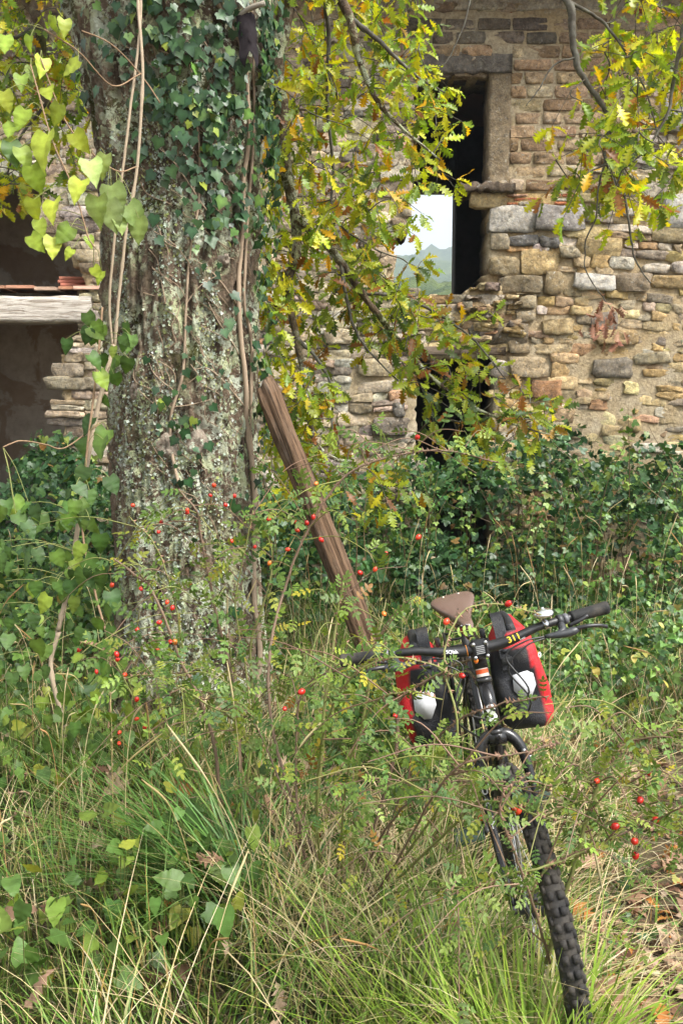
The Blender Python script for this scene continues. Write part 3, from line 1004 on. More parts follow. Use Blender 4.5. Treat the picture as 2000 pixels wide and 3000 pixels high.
# knots: healed branch scars bulging from the bark
def knot_mat():
    m, n, out = mat_new('smooth_knot_bark')
    p = pos(n)
    c = mixc(n, ramp(n, noise(n, 40, 6, .7, p), [(.35, 0.0), (.65, 1.0)]), (.15, .115, .085), (.29, .245, .195))
    c = mixc(n, ramp(n, noise(n, 26, 6, .72, p, .5), [(.58, 0.0), (.63, .9)]), c, (.42, .46, .36))
    principled(n, out, c, .9, .2, bump(n, noise(n, 70, 6, .7, p), .8, .01))
    return m
M_KNOT = knot_mat()
for (kx, ky, rx, rz, h) in ((405, 1148, 27, 36, .05), (372, 1270, 24, 44, .05), (488, 1308, 42, 46, .07), (575, 1300, 42, 50, .075), (525, 535, 55, 60, .03), (652, 762, 22, 24, .07)):
    th, z = tpix(kx, ky)
    c0 = tpoint(th, z)
    a = th + PHI0
    nrm_ = np.array([sin(a), -cos(a), 0]); tx_ = np.array([cos(a), sin(a), 0]); up = np.array([0, 0, 1.])
    sc_ = 4.45 / FPX
    V = []
    R_, A_ = 7, 22
    for i in range(R_):
        f = i / (R_ - 1)
        for j in range(A_):
            an = j * 2 * pi / A_
            rr = (.08 + f * 1.05) * (1 + .10 * sin(3 * an + kx) + RNG.normal(0, .015))
            hh = h * .55 * (1 - f ** 2.2) - .03 * f ** 3 - h * .25 * np.exp(-(f / .2) ** 2) + .006 * (float(noise3(np.array([cos(an) * f * 3, sin(an) * f * 3, kx * .1]))) - .5)
            V.append(c0 + tx_ * rx * sc_ * rr * cos(an) + up * rz * sc_ * rr * sin(an) + nrm_ * (hh - .01 + RNG.normal(0, .0025)))
    i = np.arange(R_ - 1)[:, None] * A_; j = np.arange(A_)[None]
    Q = np.stack([i + j, i + A_ + j, i + A_ + (j + 1) % A_, i + (j + 1) % A_], -1).reshape(-1, 4)
    V = np.array(V)
    T = [[0, q, q + 1] for q in range(1, A_ - 1)]
    link('bark_knot', mesh_np('bark_knot', V - OFFT, [np.array(T), Q], None, M_KNOT, True), oak)
# a dark torn flap of bark with a dead stub
th, z = tpix(672, 62)
c0 = tpoint(th, z, .05)
fl = MB()
gx, gz = 7, 9
V = np.array([c0 + np.array([.085 * (u - .4) + .02 * v, -.02 * sin(u * 3) - .015 * v, -.20 * v * (1 + .18 * sin(u * 9))]) + RNG.normal(0, .003, 3) for v in np.linspace(0, 1, gz) for u in np.linspace(0, 1, gx)])
i = np.arange(gz - 1)[:, None] * gx; j = np.arange(gx - 1)[None]
Q = np.stack([i + j, i + j + 1, i + gx + j + 1, i + gx + j], -1).reshape(-1, 4)
fl.add(V, Q=Q, c=(.022, .018, .02))
fl.add(V + np.array([0, .012, 0]), Q=Q[:, ::-1], c=(.022, .018, .02))
M_TWIG = plain_mat('dead_twig', .85, .2, 0, .4, 20, .6, 90, (.35, .36, .3))
fl.build('bark_flap', plain_mat('black_rotten_bark', .95, .1, 0, .15, 60, .8, 60, (.06, .05, .05)), oak, off=OFFT)
MB().tube(spline([c0 + [-.06, .04, -.03], c0 + [.02, -.02, .01], c0 + [.10, -.04, .03]], 4), [.014] * 4 + [.012] * 5, 7, (.22, .19, .15)).build('dead_stub', M_TWIG, oak, off=OFFT)

# lichen rosettes standing off the bark
def lichen():
    n = 17000
    py = RNG.uniform(0, 2050, n); px = RNG.uniform(330, 760, n)
    lo = np.interp(py, [q[0] for q in _prof], [q[1] for q in _prof]); hi = np.interp(py, [q[0] for q in _prof], [q[2] for q in _prof])
    s = RNG.uniform(-.97, .97, n)
    th = np.arcsin(s) - PHI0
    z = np.interp(py, [q[0] for q in _prof[::-1]][::-1], [P(500, q[0], TY - .4)[2] for q in _prof[::-1]][::-1])
    keep = fbm(np.stack([th * 3.2, z * 2.6, z * 0], -1), 4) + .10 * np.exp(-((py - 1150) / 420) ** 2) + .05 * (py > 1300) > .52 + RNG.normal(0, .05, n)
    keep &= (py > 250) | (RNG.random(n) < .35)
    keep &= (s < .62) | (RNG.random(n) < .35)
    th, z = th[keep], z[keep]; n = len(z)
    c0 = tpoint(th, z, .002)
    a = th + PHI0
    N_ = np.stack([np.sin(a), -np.cos(a), np.zeros(n)], -1)
    k = 8
    an = np.arange(k) * 2 * pi / k
    tv = np.array([[0, 0, .05]] + [[cos(t) * (1 if i % 2 else .55), sin(t) * (1 if i % 2 else .55), .32 if i % 2 else .1] for i, t in enumerate(an)])
    tf = np.array([[0, 1 + i, 1 + (i + 1) % k] for i in range(k)])
    Nn = norm(N_ + RNG.normal(0, .45, (n, 3)))
    R = frames(norm(RNG.normal(0, 1, (n, 3))), Nn)
    C = pick([(3, (.34, .38, .30)), (2, (.30, .35, .21)), (1.5, (.42, .45, .39)), (1.4, (.24, .26, .10))], n, .16)
    V, F, C = scatter(tv, tf, R, RNG.uniform(.004, .0115, n), c0, C, np.array([.75] + [1.0] * k))
    m = plain_mat('lichen', .95, .1)
    tag(link('lichen', mesh_np('lichen', V - OFFT, F, C, m), oak), kind='stuff')
lichen()

# ---- limbs and hanging branches, followed along the photograph with a depth for every point
def pl(*q):
    return [P(a, b, c) for a, b, c in q]
ZT = _tz[-1]
limbs = []   # (points, radius start, radius end)
fork = np.array([TX - .05, TY + .05, ZT - .25])
LIMB = [
    ([fork, fork + [-.6, .4, .9], fork + [-1.5, .9, 1.7]], .30, .16),
    ([fork, fork + [.55, .3, .9], fork + [1.2, .5, 1.9]], .30, .16),
    # branch hanging beside the trunk
    ([np.array([-.62, 4.9, 3.75]), P(845, -60, 5.1), *pl((838, 0, 5.1), (815, 180, 5.1), (832, 330, 5.15), (845, 500, 5.2), (868, 640, 5.3), (868, 760, 5.3), (842, 850, 5.25), (872, 1000, 5.25), (905, 1180, 5.2), (920, 1290, 5.2), (975, 1340, 5.2), (1030, 1352, 5.2))], .060, .008),
    # lower sweep towards the cellar door
    (pl((868, 640, 5.3), (930, 690, 5.3), (1000, 770, 5.35), (1060, 860, 5.4), (1130, 950, 5.45), (1210, 1050, 5.5), (1290, 1130, 5.5), (1400, 1200, 5.5), (1540, 1255, 5.5), (1640, 1275, 5.5)), .034, .004),
    (pl((1000, 770, 5.35), (1015, 860, 5.3), (1040, 960, 5.3), (1090, 1040, 5.3), (1180, 1130, 5.3)), .014, .004),
    (pl((1060, 860, 5.4), (1170, 870, 5.5), (1300, 930, 5.6), (1400, 1010, 5.6), (1480, 1110, 5.6)), .014, .004),
    (pl((870, 990, 5.25), (930, 1050, 5.3), (970, 1130, 5.3), (975, 1260, 5.3), (985, 1290, 5.3)), .014, .004),
    # upper branch with dark curved twigs
    ([np.array([-.55, 4.9, 3.9]), *pl((900, -120, 5.0), (1000, 0, 5.0), (1035, 90, 5.0), (1050, 170, 5.05), (1085, 260, 5.1), (1130, 330, 5.1), (1200, 400, 5.15), (1290, 470, 5.2))], .040, .005),
    (pl((1035, 60, 5.0), (1100, 110, 5.0), (1170, 180, 5.0), (1230, 230, 5.0), (1300, 270, 5.0)), .018, .004),
    (pl((900, -120, 5.0), (960, 60, 5.3), (960, 300, 5.4), (980, 480, 5.5), (985, 640, 5.5), (1080, 720, 5.6), (1180, 760, 5.6)), .016, .004),
    # thin bare twigs over the window
    (pl((1385, -60, 4.9), (1370, 30, 4.9), (1340, 110, 4.9), (1300, 180, 4.9), (1250, 205, 4.9)), .007, .002),
    # branch at the right
    ([np.array([-.45, 4.75, 3.95]), np.array([.2, 4.6, 4.6]), *pl((1500, -190, 4.55), (1652, 0, 4.5), (1672, 80, 4.5), (1680, 150, 4.5), (1690, 215, 4.5), (1745, 290, 4.5), (1782, 350, 4.5), (1784, 400, 4.5), (1772, 460, 4.5), (1795, 520, 4.5), (1830, 580, 4.5), (1848, 690, 4.5), (1860, 760, 4.5), (1905, 830, 4.5))], .026, .003),
    (pl((1690, 165, 4.5), (1620, 190, 4.5), (1575, 260, 4.5), (1540, 310, 4.5)), .006, .002),
    (pl((1772, 460, 4.5), (1758, 560, 4.5), (1752, 640, 4.5), (1722, 720, 4.5), (1722, 800, 4.5), (1770, 880, 4.5), (1800, 930, 4.5)), .006, .002),
    ([np.array([.2, 4.6, 4.6]), *pl((1900, -160, 4.4), (2010, -20, 4.4), (1990, 90, 4.4), (1965, 220, 4.4), (1945, 330, 4.4), (1880, 440, 4.4), (1820, 500, 4.4))], .022, .003),
    (pl((1652, 0, 4.5), (1760, 60, 4.6), (1850, 180, 4.6), (1900, 300, 4.6), (1930, 420, 4.6)), .010, .003),
    # left of the trunk
    ([fork + [-.3, .2, .1], *pl((70, -80, 5.6), (125, 80, 5.6), (118, 240, 5.6), (140, 300, 5.6), (190, 360, 5.6)), ], .055, .012),
    (pl((118, 200, 5.6), (60, 225, 5.6), (0, 210, 5.6), (-70, 180, 5.6)), .018, .006),
    (pl((125, 60, 5.6), (40, 110, 5.5), (0, 70, 5.5), (-60, 30, 5.5)), .014, .005),
    (pl((140, 300, 5.6), (60, 400, 5.5), (20, 520, 5.5), (0, 600, 5.5)), .010, .003),
]
net = []
for k, (pts, r0, r1) in enumerate(LIMB):
    s = spline(pts, 8)
    wob = np.cumsum(RNG.normal(0, .0016 if r0 < .2 else .006, s.shape), 0)
    wob -= np.linspace(0, 1, len(s))[:, None] * wob[-1]
    s = s + wob
    rr = np.linspace(0, 1, len(s))
    rad = r0 + (r1 - r0) * rr ** .75
    rad = rad * (1 + RNG.normal(0, .06, len(s)))
    dark = (.075, .066, .052) if r0 < .03 else (1, 1, 1)
    b = MB().tube(s, rad, 10 if r0 > .05 else 7, dark)
    b.build('limb' if r0 > .1 else 'branch', M_BARK2 if r0 >= .03 else M_TWIG, oak, True, off=OFFT)
    if k >= 2 and k != 10: net.append(np.concatenate([s, rad[:, None]], 1))
net = np.concatenate(net)
px_, py_, _ = proj(net[:, :3])
net = net[(py_ > -260)]

REG_1 = [(745, -120), (1230, -120), (1220, 20), (1250, 90), (1275, 170), (1290, 230), (1290, 330), (1320, 450), (1260, 530), (1180, 560), (1140, 620), (745, 620)]
REG_2 = [(790, 600), (1150, 640), (1250, 690), (1330, 840), (1420, 960), (1460, 1060), (1520, 1140), (1640, 1215), (1600, 1290), (1440, 1300), (1290, 1240), (1180, 1100), (1060, 950), (900, 830), (800, 760)]
REG_3 = [(745, 600), (880, 800), (950, 930), (965, 1290), (900, 1390), (800, 1360), (745, 1180)]
REG_4 = [(930, 1290), (1050, 1330), (1200, 1400), (1150, 1450), (1000, 1440)]
REG_R = [(1790, -100), (2120, -100), (2120, 560), (1960, 560), (1850, 575), (1790, 620), (1745, 560), (1665, 545), (1650, 500), (1690, 470), (1700, 380), (1640, 300), (1690, 240), (1760, 180), (1790, 60)]
REG_L = [(-120, -100), (250, -100), (240, 200), (280, 400), (250, 430), (120, 400), (60, 560), (-20, 600), (-120, 560)]
def sample_region(poly, n, y0, y1):
    out = []
    xs = [q[0] for q in poly]; ys = [q[1] for q in poly]
    while len(out) < n:
        a, b = RNG.uniform(min(xs), max(xs)), RNG.uniform(min(ys), max(ys))
        if in_poly(np.array([a]), np.array([b]), poly)[0]: out.append((a, b, RNG.uniform(y0, y1)))
    return out
clusters = sample_region(REG_1, 180, 4.9, 6.2) + sample_region(REG_2, 128, 5.1, 6.0) + sample_region(REG_3, 58, 4.95, 5.8) + sample_region(REG_4, 9, 5.0, 5.4) + sample_region(REG_R, 98, 4.2, 5.1) + sample_region(REG_L, 100, 5.0, 6.3)
# gaps where the wall shows between the branches
def thin(px, py):
    g = [(1120, 330, 110, 90, .35), (1120, 560, 90, 70, .6), (1180, 480, 60, 80, .5), (1270, 720, 85, 150, .8), (1290, 1170, 100, 110, .25), (960, 870, 50, 60, .3)]
    return any(((px - a) / c) ** 2 + ((py - b) / d) ** 2 < 1 and random.random() < e for a, b, c, d, e in g)
clusters = [c for c in clusters if not thin(c[0], c[1])]
tips = np.array([P(*c) for c in clusters])
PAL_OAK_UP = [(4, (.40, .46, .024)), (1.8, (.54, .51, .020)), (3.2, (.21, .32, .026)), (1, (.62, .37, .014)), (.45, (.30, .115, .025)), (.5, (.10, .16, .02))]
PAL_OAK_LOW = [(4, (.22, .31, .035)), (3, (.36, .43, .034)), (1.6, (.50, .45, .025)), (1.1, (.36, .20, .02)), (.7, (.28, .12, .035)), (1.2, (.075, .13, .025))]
leafR, leafS, leafT, leafC, leafK = [], [], [], [], []
todo = list(range(len(tips)))
netp = net[:, :3].copy(); netr = net[:, 3].copy()
dist = np.array([np.min(np.linalg.norm(netp - t, axis=1)) for t in tips])
order = np.argsort(dist)
twigs = []
for ci in order:
    t = tips[ci]
    d = np.linalg.norm(netp - t, axis=1) + .35 * np.maximum(0, t[2] - netp[:, 2])
    j = int(np.argmin(d))
    a = netp[j]
    mid = (a + t) / 2 + np.array([0, 0, .10 * np.linalg.norm(t - a)]) + RNG.normal(0, .02, 3)
    s = spline([a, mid, t], 5)
    # the twig runs on past the cluster point and droops
    dr = norm(s[-1] - s[-3]); dr = norm(dr + np.array([0, 0, -.45]) + RNG.normal(0, .25, 3))
    ext = [t + dr * q + np.array([0, 0, -.25 * q * q]) for q in (.06, .12, .18)]
    s = np.concatenate([s, ext])
    twigs.append(s)
    netp = np.concatenate([netp, s[3:]]); netr = np.concatenate([netr, np.full(len(s) - 3, .003)])
    cpx, cpy = clusters[ci][:2]
    n = RNG.integers(7, 13)
    up = cpy < 800 + RNG.normal(0, 200)
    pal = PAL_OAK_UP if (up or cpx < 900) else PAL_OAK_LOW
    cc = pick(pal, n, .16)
    for q in range(n):
        f = RNG.uniform(.30, 1.0) if q > 2 else 1.0
        ix = f * (len(s) - 1); i0 = int(ix)
        p0 = s[i0] + (s[min(i0 + 1, len(s) - 1)] - s[i0]) * (ix - i0)
        tg = norm(s[min(i0 + 1, len(s) - 1)] - s[max(i0 - 1, 0)])
        fw = norm(tg * .7 + norm(RNG.normal(0, 1, 3)) * .95 + np.array([0, 0, -.35]))
        up_ = norm(np.array([0, -.45, .75]) + RNG.normal(0, .5, 3))
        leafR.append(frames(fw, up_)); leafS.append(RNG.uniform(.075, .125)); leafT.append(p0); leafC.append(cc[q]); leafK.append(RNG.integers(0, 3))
tw = MB()
for s in twigs:
    tw.tube(s, np.linspace(.0042, .0016, len(s)), 4, (.075, .062, .045), cap=False)
tag(tw.build('twigs', M_TWIG, oak, off=OFFT), kind='stuff')
# crown above the picture
nc = 1500
cp = np.stack([RNG.normal(TX + .3, 2.0, nc), RNG.normal(TY + .6, 1.6, nc), RNG.uniform(5.0, 7.4, nc)], -1)
cpR = frames(norm(RNG.normal(0, 1, (nc, 3)) + [0, 0, -.4]), norm(RNG.normal(0, .5, (nc, 3)) + [0, 0, 1]))
leafR, leafS, leafT, leafC, leafK = np.array(leafR), np.array(leafS), np.array(leafT), np.array(leafC), np.array(leafK)
lpx, lpy, ld = proj(leafT)
score = leafS / ld * ((lpx > 10) & (lpx < 1990) & (lpy > 10) & (lpy < 1450)) * (1 - .9 * ((lpx < 740) & (lpx > 260)))
sel = np.argsort(-score)
big = sel[:300]; small = sel[300:]
oakM = [mesh_np('oak_leaf', *OAK[k], np.array([1.3] * 13 + [.9] * 26)[:, None] * np.ones((1, 3)), M_OAKLEAF) for k in range(3)]
for i in big:
    o = link('leaf', oakM[leafK[i]], oak, leafC[i])
    o.matrix_local = matrix(leafR[i], leafS[i], leafT[i] - OFFT)
fo = MB()
for k in range(3):
    ix = small[leafK[small] == k]
    V, F, C = scatter(*OAK[k], leafR[ix], leafS[ix], leafT[ix], leafC[ix]); fo.add(V, F, c=C)
tag(fo.build('foliage', M_OAKLEAF, oak, off=OFFT), kind='stuff')
V, F, C = scatter(*OAK[0], cpR, RNG.uniform(.09, .14, nc), cp, pick(PAL_OAK_UP, nc))
tag(link('crown', mesh_np('crown', V - OFFT, F, C, M_OAKLEAF), oak), kind='stuff')
# withered cluster hanging from the right-hand twig
wi = MB()
for q in range(34):
    t = P(RNG.normal(1782, 32), RNG.normal(915, 45), 4.5 + RNG.normal(0, .05))
    R = frames(norm(np.array([0, 0, -1.]) + RNG.normal(0, .4, 3))[None], norm(RNG.normal(0, 1, (1, 3))))
    V, F, C = scatter(*OAK[1], R, [RNG.uniform(.05, .08)], t[None], pick([(2, (.30, .15, .10)), (1, (.36, .22, .14)), (1, (.22, .10, .06))], 1)); wi.add(V, F, c=C)
tag(wi.build('withered_leaves', M_DEADLEAF, oak, off=OFFT), kind='stuff')

# ------------------------------------------------------------------ ivy on the trunk
ivy = thing('ivy_plant', 'dark green ivy climbing the oak trunk with pale woody stems', 'ivy', (*tpoint(.7, .05)[:2], 0))
OFFI = np.array(ivy.location)
M_IVYSTEM = plain_mat('ivy_stem', .85, .2, 0, .3, 25, .5, 120, (.14, .10, .07))
def on_trunk(path, off=.012, n=6):
    tz_ = np.array([tpix(a, b) for a, b in path])
    s = spline(np.concatenate([tz_, np.zeros((len(tz_), 1))], 1), n)
    p = tpoint(s[:, 0], s[:, 1], off)
    k = np.ones(5) / 5
    if len(p) > 6:
        pp = np.pad(p, ((2, 2), (0, 0)), 'edge')
        p = np.stack([np.convolve(pp[:, i], k, 'valid') for i in range(3)], -1)
    return p
stems = [([(745, 2080), (738, 1900), (735, 1700), (733, 1500), (730, 1330), (712, 1200), (702, 1050), (690, 900), (700, 740), (698, 560), (706, 430), (700, 280), (682, 150), (640, 60), (600, -60)], .016),
         ([(750, 1500), (738, 1300), (725, 1150), (730, 1000), (712, 860), (716, 700), (722, 500), (728, 320), (720, 180), (728, -40)], .011),
         ([(530, 1430), (505, 1320), (500, 1230), (520, 1150), (535, 1080), (540, 900), (548, 770), (570, 620), (575, 560), (580, 450), (560, 300), (575, 100)], .008),
         ([(700, 740), (640, 640), (600, 620), (520, 480), (465, 430)], .005), ([(690, 900), (620, 800), (560, 760)], .004), ([(702, 1050), (640, 960), (600, 880)], .004),
         ([(698, 560), (640, 490), (590, 380), (540, 330)], .005), ([(690, 250), (630, 190), (560, 80)], .005), ([(712, 1200), (640, 1110), (600, 1080), (560, 1090)], .004),
         ([(720, 640), (650, 540), (615, 470)], .004), ([(540, 900), (590, 830), (650, 800)], .003), ([(520, 1150), (470, 1110), (440, 1060)], .003), ([(480, 1190), (540, 1190), (620, 1170)], .003)]
for path, r in stems:
    p = on_trunk(path, .010 + r * .4)
    p = p + np.cumsum(RNG.normal(0, .0012, p.shape), 0) * .4
    MB().tube(p, np.linspace(r, r * .6, len(p)), 6, (.33, .25, .175)).build('stem', M_IVYSTEM, ivy, True, off=OFFI)
fine = MB()
for q in range(95):
    a, b = RNG.uniform(440, 735), RNG.uniform(100, 1500)
    path = [(a, b)]
    for _ in range(3):
        a += RNG.normal(-18, 22); b -= RNG.uniform(10, 45); path.append((np.clip(a, 350, 740), b))
    fine.tube(on_trunk(path, .008, 4), .0022, 4, (.30, .22, .15), cap=False)
tag(fine.build('tendrils', M_IVYSTEM, ivy, off=OFFI), kind='stuff')
def ivy_pts():
    L = []
    for _ in range(360): L.append((RNG.normal(600, 105), RNG.uniform(-60, 470)))
    for _ in range(170): L.append((RNG.normal(640, 75), RNG.uniform(300, 720)))
    for _ in range(290): L.append((RNG.uniform(715, 748), RNG.uniform(0, 1560)))
    for _ in range(120): L.append((RNG.normal(735, 8), RNG.uniform(0, 620)))
    for path, r in stems[2:]:
        s = spline([(a, b, 0) for a, b in path], 4)
        for _ in range(max(3, len(s) // 4)):
            q = s[RNG.integers(len(s))]; L.append((q[0] + RNG.normal(0, 16), q[1] + RNG.normal(0, 16)))
    for _ in range(26): L.append((RNG.normal(525, 35), RNG.normal(1270, 70)))
    for _ in range(45): L.append((RNG.uniform(560, 770), RNG.uniform(1300, 2050)))
    for _ in range(150): L.append((RNG.uniform(215, 760), RNG.uniform(-60, 330) ** 1))
    for _ in range(18): L.append((RNG.normal(465, 20), RNG.uniform(150, 330)))
    return L
R_, S_, T_, C_ = [], [], [], []
for (a, b) in ivy_pts():
    lo = np.interp(b, [q[0] for q in _prof], [q[1] for q in _prof]); hi = np.interp(b, [q[0] for q in _prof], [q[2] for q in _prof])
    a = min(max(a, lo + 20), hi - 3)
    th, z = tpix(a, b)
    al = th + PHI0
    edge = (a - lo) / (hi - lo) > .85
    p = tpoint(th, z, RNG.uniform(.02, .07) + (.03 if edge else 0))
    n_ = norm(np.array([sin(al), -cos(al), .35]) + RNG.normal(0, .32, 3))
    fw = norm(np.array([RNG.normal(0, .55), RNG.normal(0, .2), -1.0]))
    R_.append(frames(fw, n_)); S_.append(RNG.choice([.035, .045, .055, .066, .075], p=[.2, .25, .25, .2, .1]) * RNG.uniform(.64, .95) * (.85 if edge else 1)); T_.append(p - .3 * S_[-1] * fw)
    C_.append(pick([(5, (.020, .058, .020)), (3, (.036, .086, .026)), (1.2, (.08, .155, .03)), (.25, (.20, .26, .03))], 1, .18)[0])
R_, S_, T_, C_ = map(np.array, (R_, S_, T_, C_))
sel = np.argsort(-S_)
im = mesh_np('ivy_leaf', *IVY, np.array([1.6] + [.92] * 14)[:, None] * np.ones((1, 3)), M_IVY)
for i in sel[:300]:
    o = link('leaf', im, ivy, C_[i]); o.matrix_local = matrix(R_[i], S_[i], T_[i] - OFFI)
V, F, C = scatter(*IVY, R_[sel[300:]], S_[sel[300:]], T_[sel[300:]], C_[sel[300:]])
tag(link('small_leaves', mesh_np('small_leaves', V - OFFI, F, C, M_IVY), ivy), kind='stuff')

# ------------------------------------------------------------------ climbing vine with heart-shaped leaves, in front of the trunk
vine = thing('climbing_vine', 'pale dry-stemmed vine with big heart-shaped yellow-green leaves hanging before the oak', 'vine', (*P(175, 2000, 3.9)[:2], 0))
OFFV = np.array(vine.location)
M_VSTEM = plain_mat('vine_stem', .8, .25, 0, .35, 35, .5, 150, (.16, .11, .08))
VST = [
    ([(425, -120, 4.15), (405, 0, 4.12), (418, 210, 4.08), (402, 480, 4.06), (372, 680, 4.05), (352, 860, 4.05), (338, 1015, 4.05)], .0068),
    ([(400, -120, 4.15), (414, 0, 4.12), (406, 140, 4.1), (382, 330, 4.07), (356, 540, 4.06), (335, 720, 4.05), (322, 900, 4.05), (332, 1018, 4.05)], .0060),
    ([(335, 1012, 4.05), (310, 1110, 4.0), (280, 1240, 3.98), (250, 1420, 3.95), (222, 1600, 3.93), (200, 1730, 3.92), (172, 1850, 3.9)], .0105),
    ([(172, 1850, 3.9), (150, 1960, 3.88), (190, 2120, 3.85), (225, 2240, 3.83)], .010),
    ([(300, 900, 4.05), (285, 1080, 3.95), (255, 1330, 3.9), (245, 1560, 3.9), (280, 1740, 3.85), (320, 1900, 3.8), (322, 2080, 3.75), (300, 2240, 3.72)], .005),
    ([(130, 85, 3.75), (230, 150, 3.8), (330, 250, 3.95), (415, 215, 4.08)], .003),
    ([(120, 170, 3.7), (190, 350, 3.75), (260, 440, 3.75), (340, 500, 3.85), (400, 490, 4.05)], .003),
    ([(240, 90, 3.9), (330, 130, 3.95), (410, 215, 4.08), (470, 300, 4.1)], .003),
    ([(90, 190, 3.7), (150, 400, 3.65), (205, 530, 3.65), (235, 620, 3.65), (255, 690, 3.65), (275, 720, 3.65)], .003),
    ([(10, 1310, 3.6), (60, 1290, 3.65), (130, 1300, 3.8), (190, 1310, 3.9), (290, 1240, 3.98)], .003)]
vpaths = []
for k, (q, r) in enumerate(VST):
    s = spline(pl(*q), 8)
    s = s + np.cumsum(RNG.normal(0, .001, s.shape), 0) * .5
    vpaths.append(s)
    rad = np.full(len(s), r)
    if r > .006: rad = rad * (1 + .35 * (np.arange(len(s)) % 9 == 0))
    MB().tube(s, rad, 7, (.36, .285, .20) if r > .0055 else (.26, .17, .10)).build('stem', M_VSTEM, vine, True, off=OFFV)
vl = []   # px, py, depth, size, kind
for (a, b, d, sx, k) in [(20, 300, 3.6, .08, 0), (42, 455, 3.6, .10, 1), (122, 440, 3.55, .14, 0), (75, 465, 3.6, .09, 0), (15, 430, 3.6, .10, 0), (165, 340, 3.65, .09, 0), (110, 530, 3.6, .11, 0), (62, 240, 3.65, .07, 0), (95, 215, 3.7, .07, 0), (125, 195, 3.7, .08, 0), (85, 130, 3.7, .06, 0), (160, 80, 3.75, .07, 0), (190, 80, 3.75, .07, 0), (205, 200, 3.75, .09, 0), (240, 420, 3.7, .09, 0), (100, 620, 3.6, .09, 0), (150, 615, 3.6, .10, 0), (120, 670, 3.6, .07, 0), (110, 715, 3.6, .08, 0), (155, 725, 3.6, .09, 0), (185, 690, 3.6, .09, 0), (200, 745, 3.6, .05, 0), (272, 500, 3.65, .11, 2), (225, 555, 3.62, .10, 0), (340, 590, 3.8, .13, 2), (285, 620, 3.75, .12, 2), (330, 640, 3.8, .13, 2), (400, 640, 3.85, .12, 2), (405, 680, 3.85, .11, 2), (355, 655, 3.82, .09, 2), (300, 490, 3.7, .10, 2), (265, 710, 3.7, .05, 0), (285, 800, 3.75, .06, 0), (290, 815, 3.75, .06, 0), (60, 350, 3.6, .09, 0), (30, 380, 3.6, .08, 0), (140, 270, 3.7, .08, 0), (15, 130, 3.7, .08, 0)]:
    vl.append((a, b, d, sx, k))
for _ in range(46):
    q = VST[4][0]; s = vpaths[4]; p = s[RNG.integers(len(s))]; a, b, _d = proj(p)
    vl.append((a + RNG.normal(0, 42), b + RNG.normal(0, 30), p[1] + RNG.normal(-.05, .08), RNG.uniform(.06, .10), 1))
for _ in range(26):
    s = vpaths[2]; p = s[RNG.integers(len(s))]; a, b, _d = proj(p)
    vl.append((a + RNG.normal(0, 35), b + RNG.normal(0, 30), p[1] + RNG.normal(-.05, .06), RNG.uniform(.05, .09), 1))
for _ in range(120):
    b = RNG.uniform(1480, 2330)
    vl.append((RNG.uniform(-60, 250 + (b - 1480) * .22), b, RNG.uniform(3.1, 4.1), RNG.uniform(.045, .078), 1))
vm = [mesh_np('vine_leaf', *HEART[k], np.array([1.35] * 13 + [.88, 1.0] * 13)[:, None] * np.ones((1, 3)), M_VINE) for k in range(3)]
pet = MB()
allp = np.concatenate(vpaths)
for (a, b, d, sx, k) in vl[:300]:
    p = P(a, b, d)
    fw = norm(np.array([RNG.normal(0, .45), RNG.normal(-.2, .3), -.9]))
    n_ = norm(np.array([RNG.normal(0, .4), -.75, .55 + RNG.normal(0, .25)]))
    p = p - fw * sx * .5
    if p[2] < .05: continue
    col = pick({0: [(3, (.26, .36, .045)), (2, (.34, .42, .05)), (1, (.18, .28, .04))], 1: [(3, (.075, .15, .032)), (2, (.12, .21, .038)), (1.1, (.20, .29, .04)), (1, (.05, .105, .028))], 2: [(2, (.24, .33, .10)), (1, (.29, .38, .12))]}[k], 1, .14)[0]
    o = link('leaf', vm[RNG.integers(0, 3)], vine, col)
    o.matrix_local = matrix(frames(fw, n_), sx, p - OFFV)
    j = int(np.argmin(np.linalg.norm(allp - p, axis=1)))
    q = allp[j]
    if np.linalg.norm(q - p) < .32:
        pet.tube(spline([q, (q + p) / 2 + [0, 0, .03], p], 3), .0014, 4, (.22, .24, .08), cap=False)
tag(pet.build('petioles', M_VSTEM, vine, off=OFFV), kind='stuff')
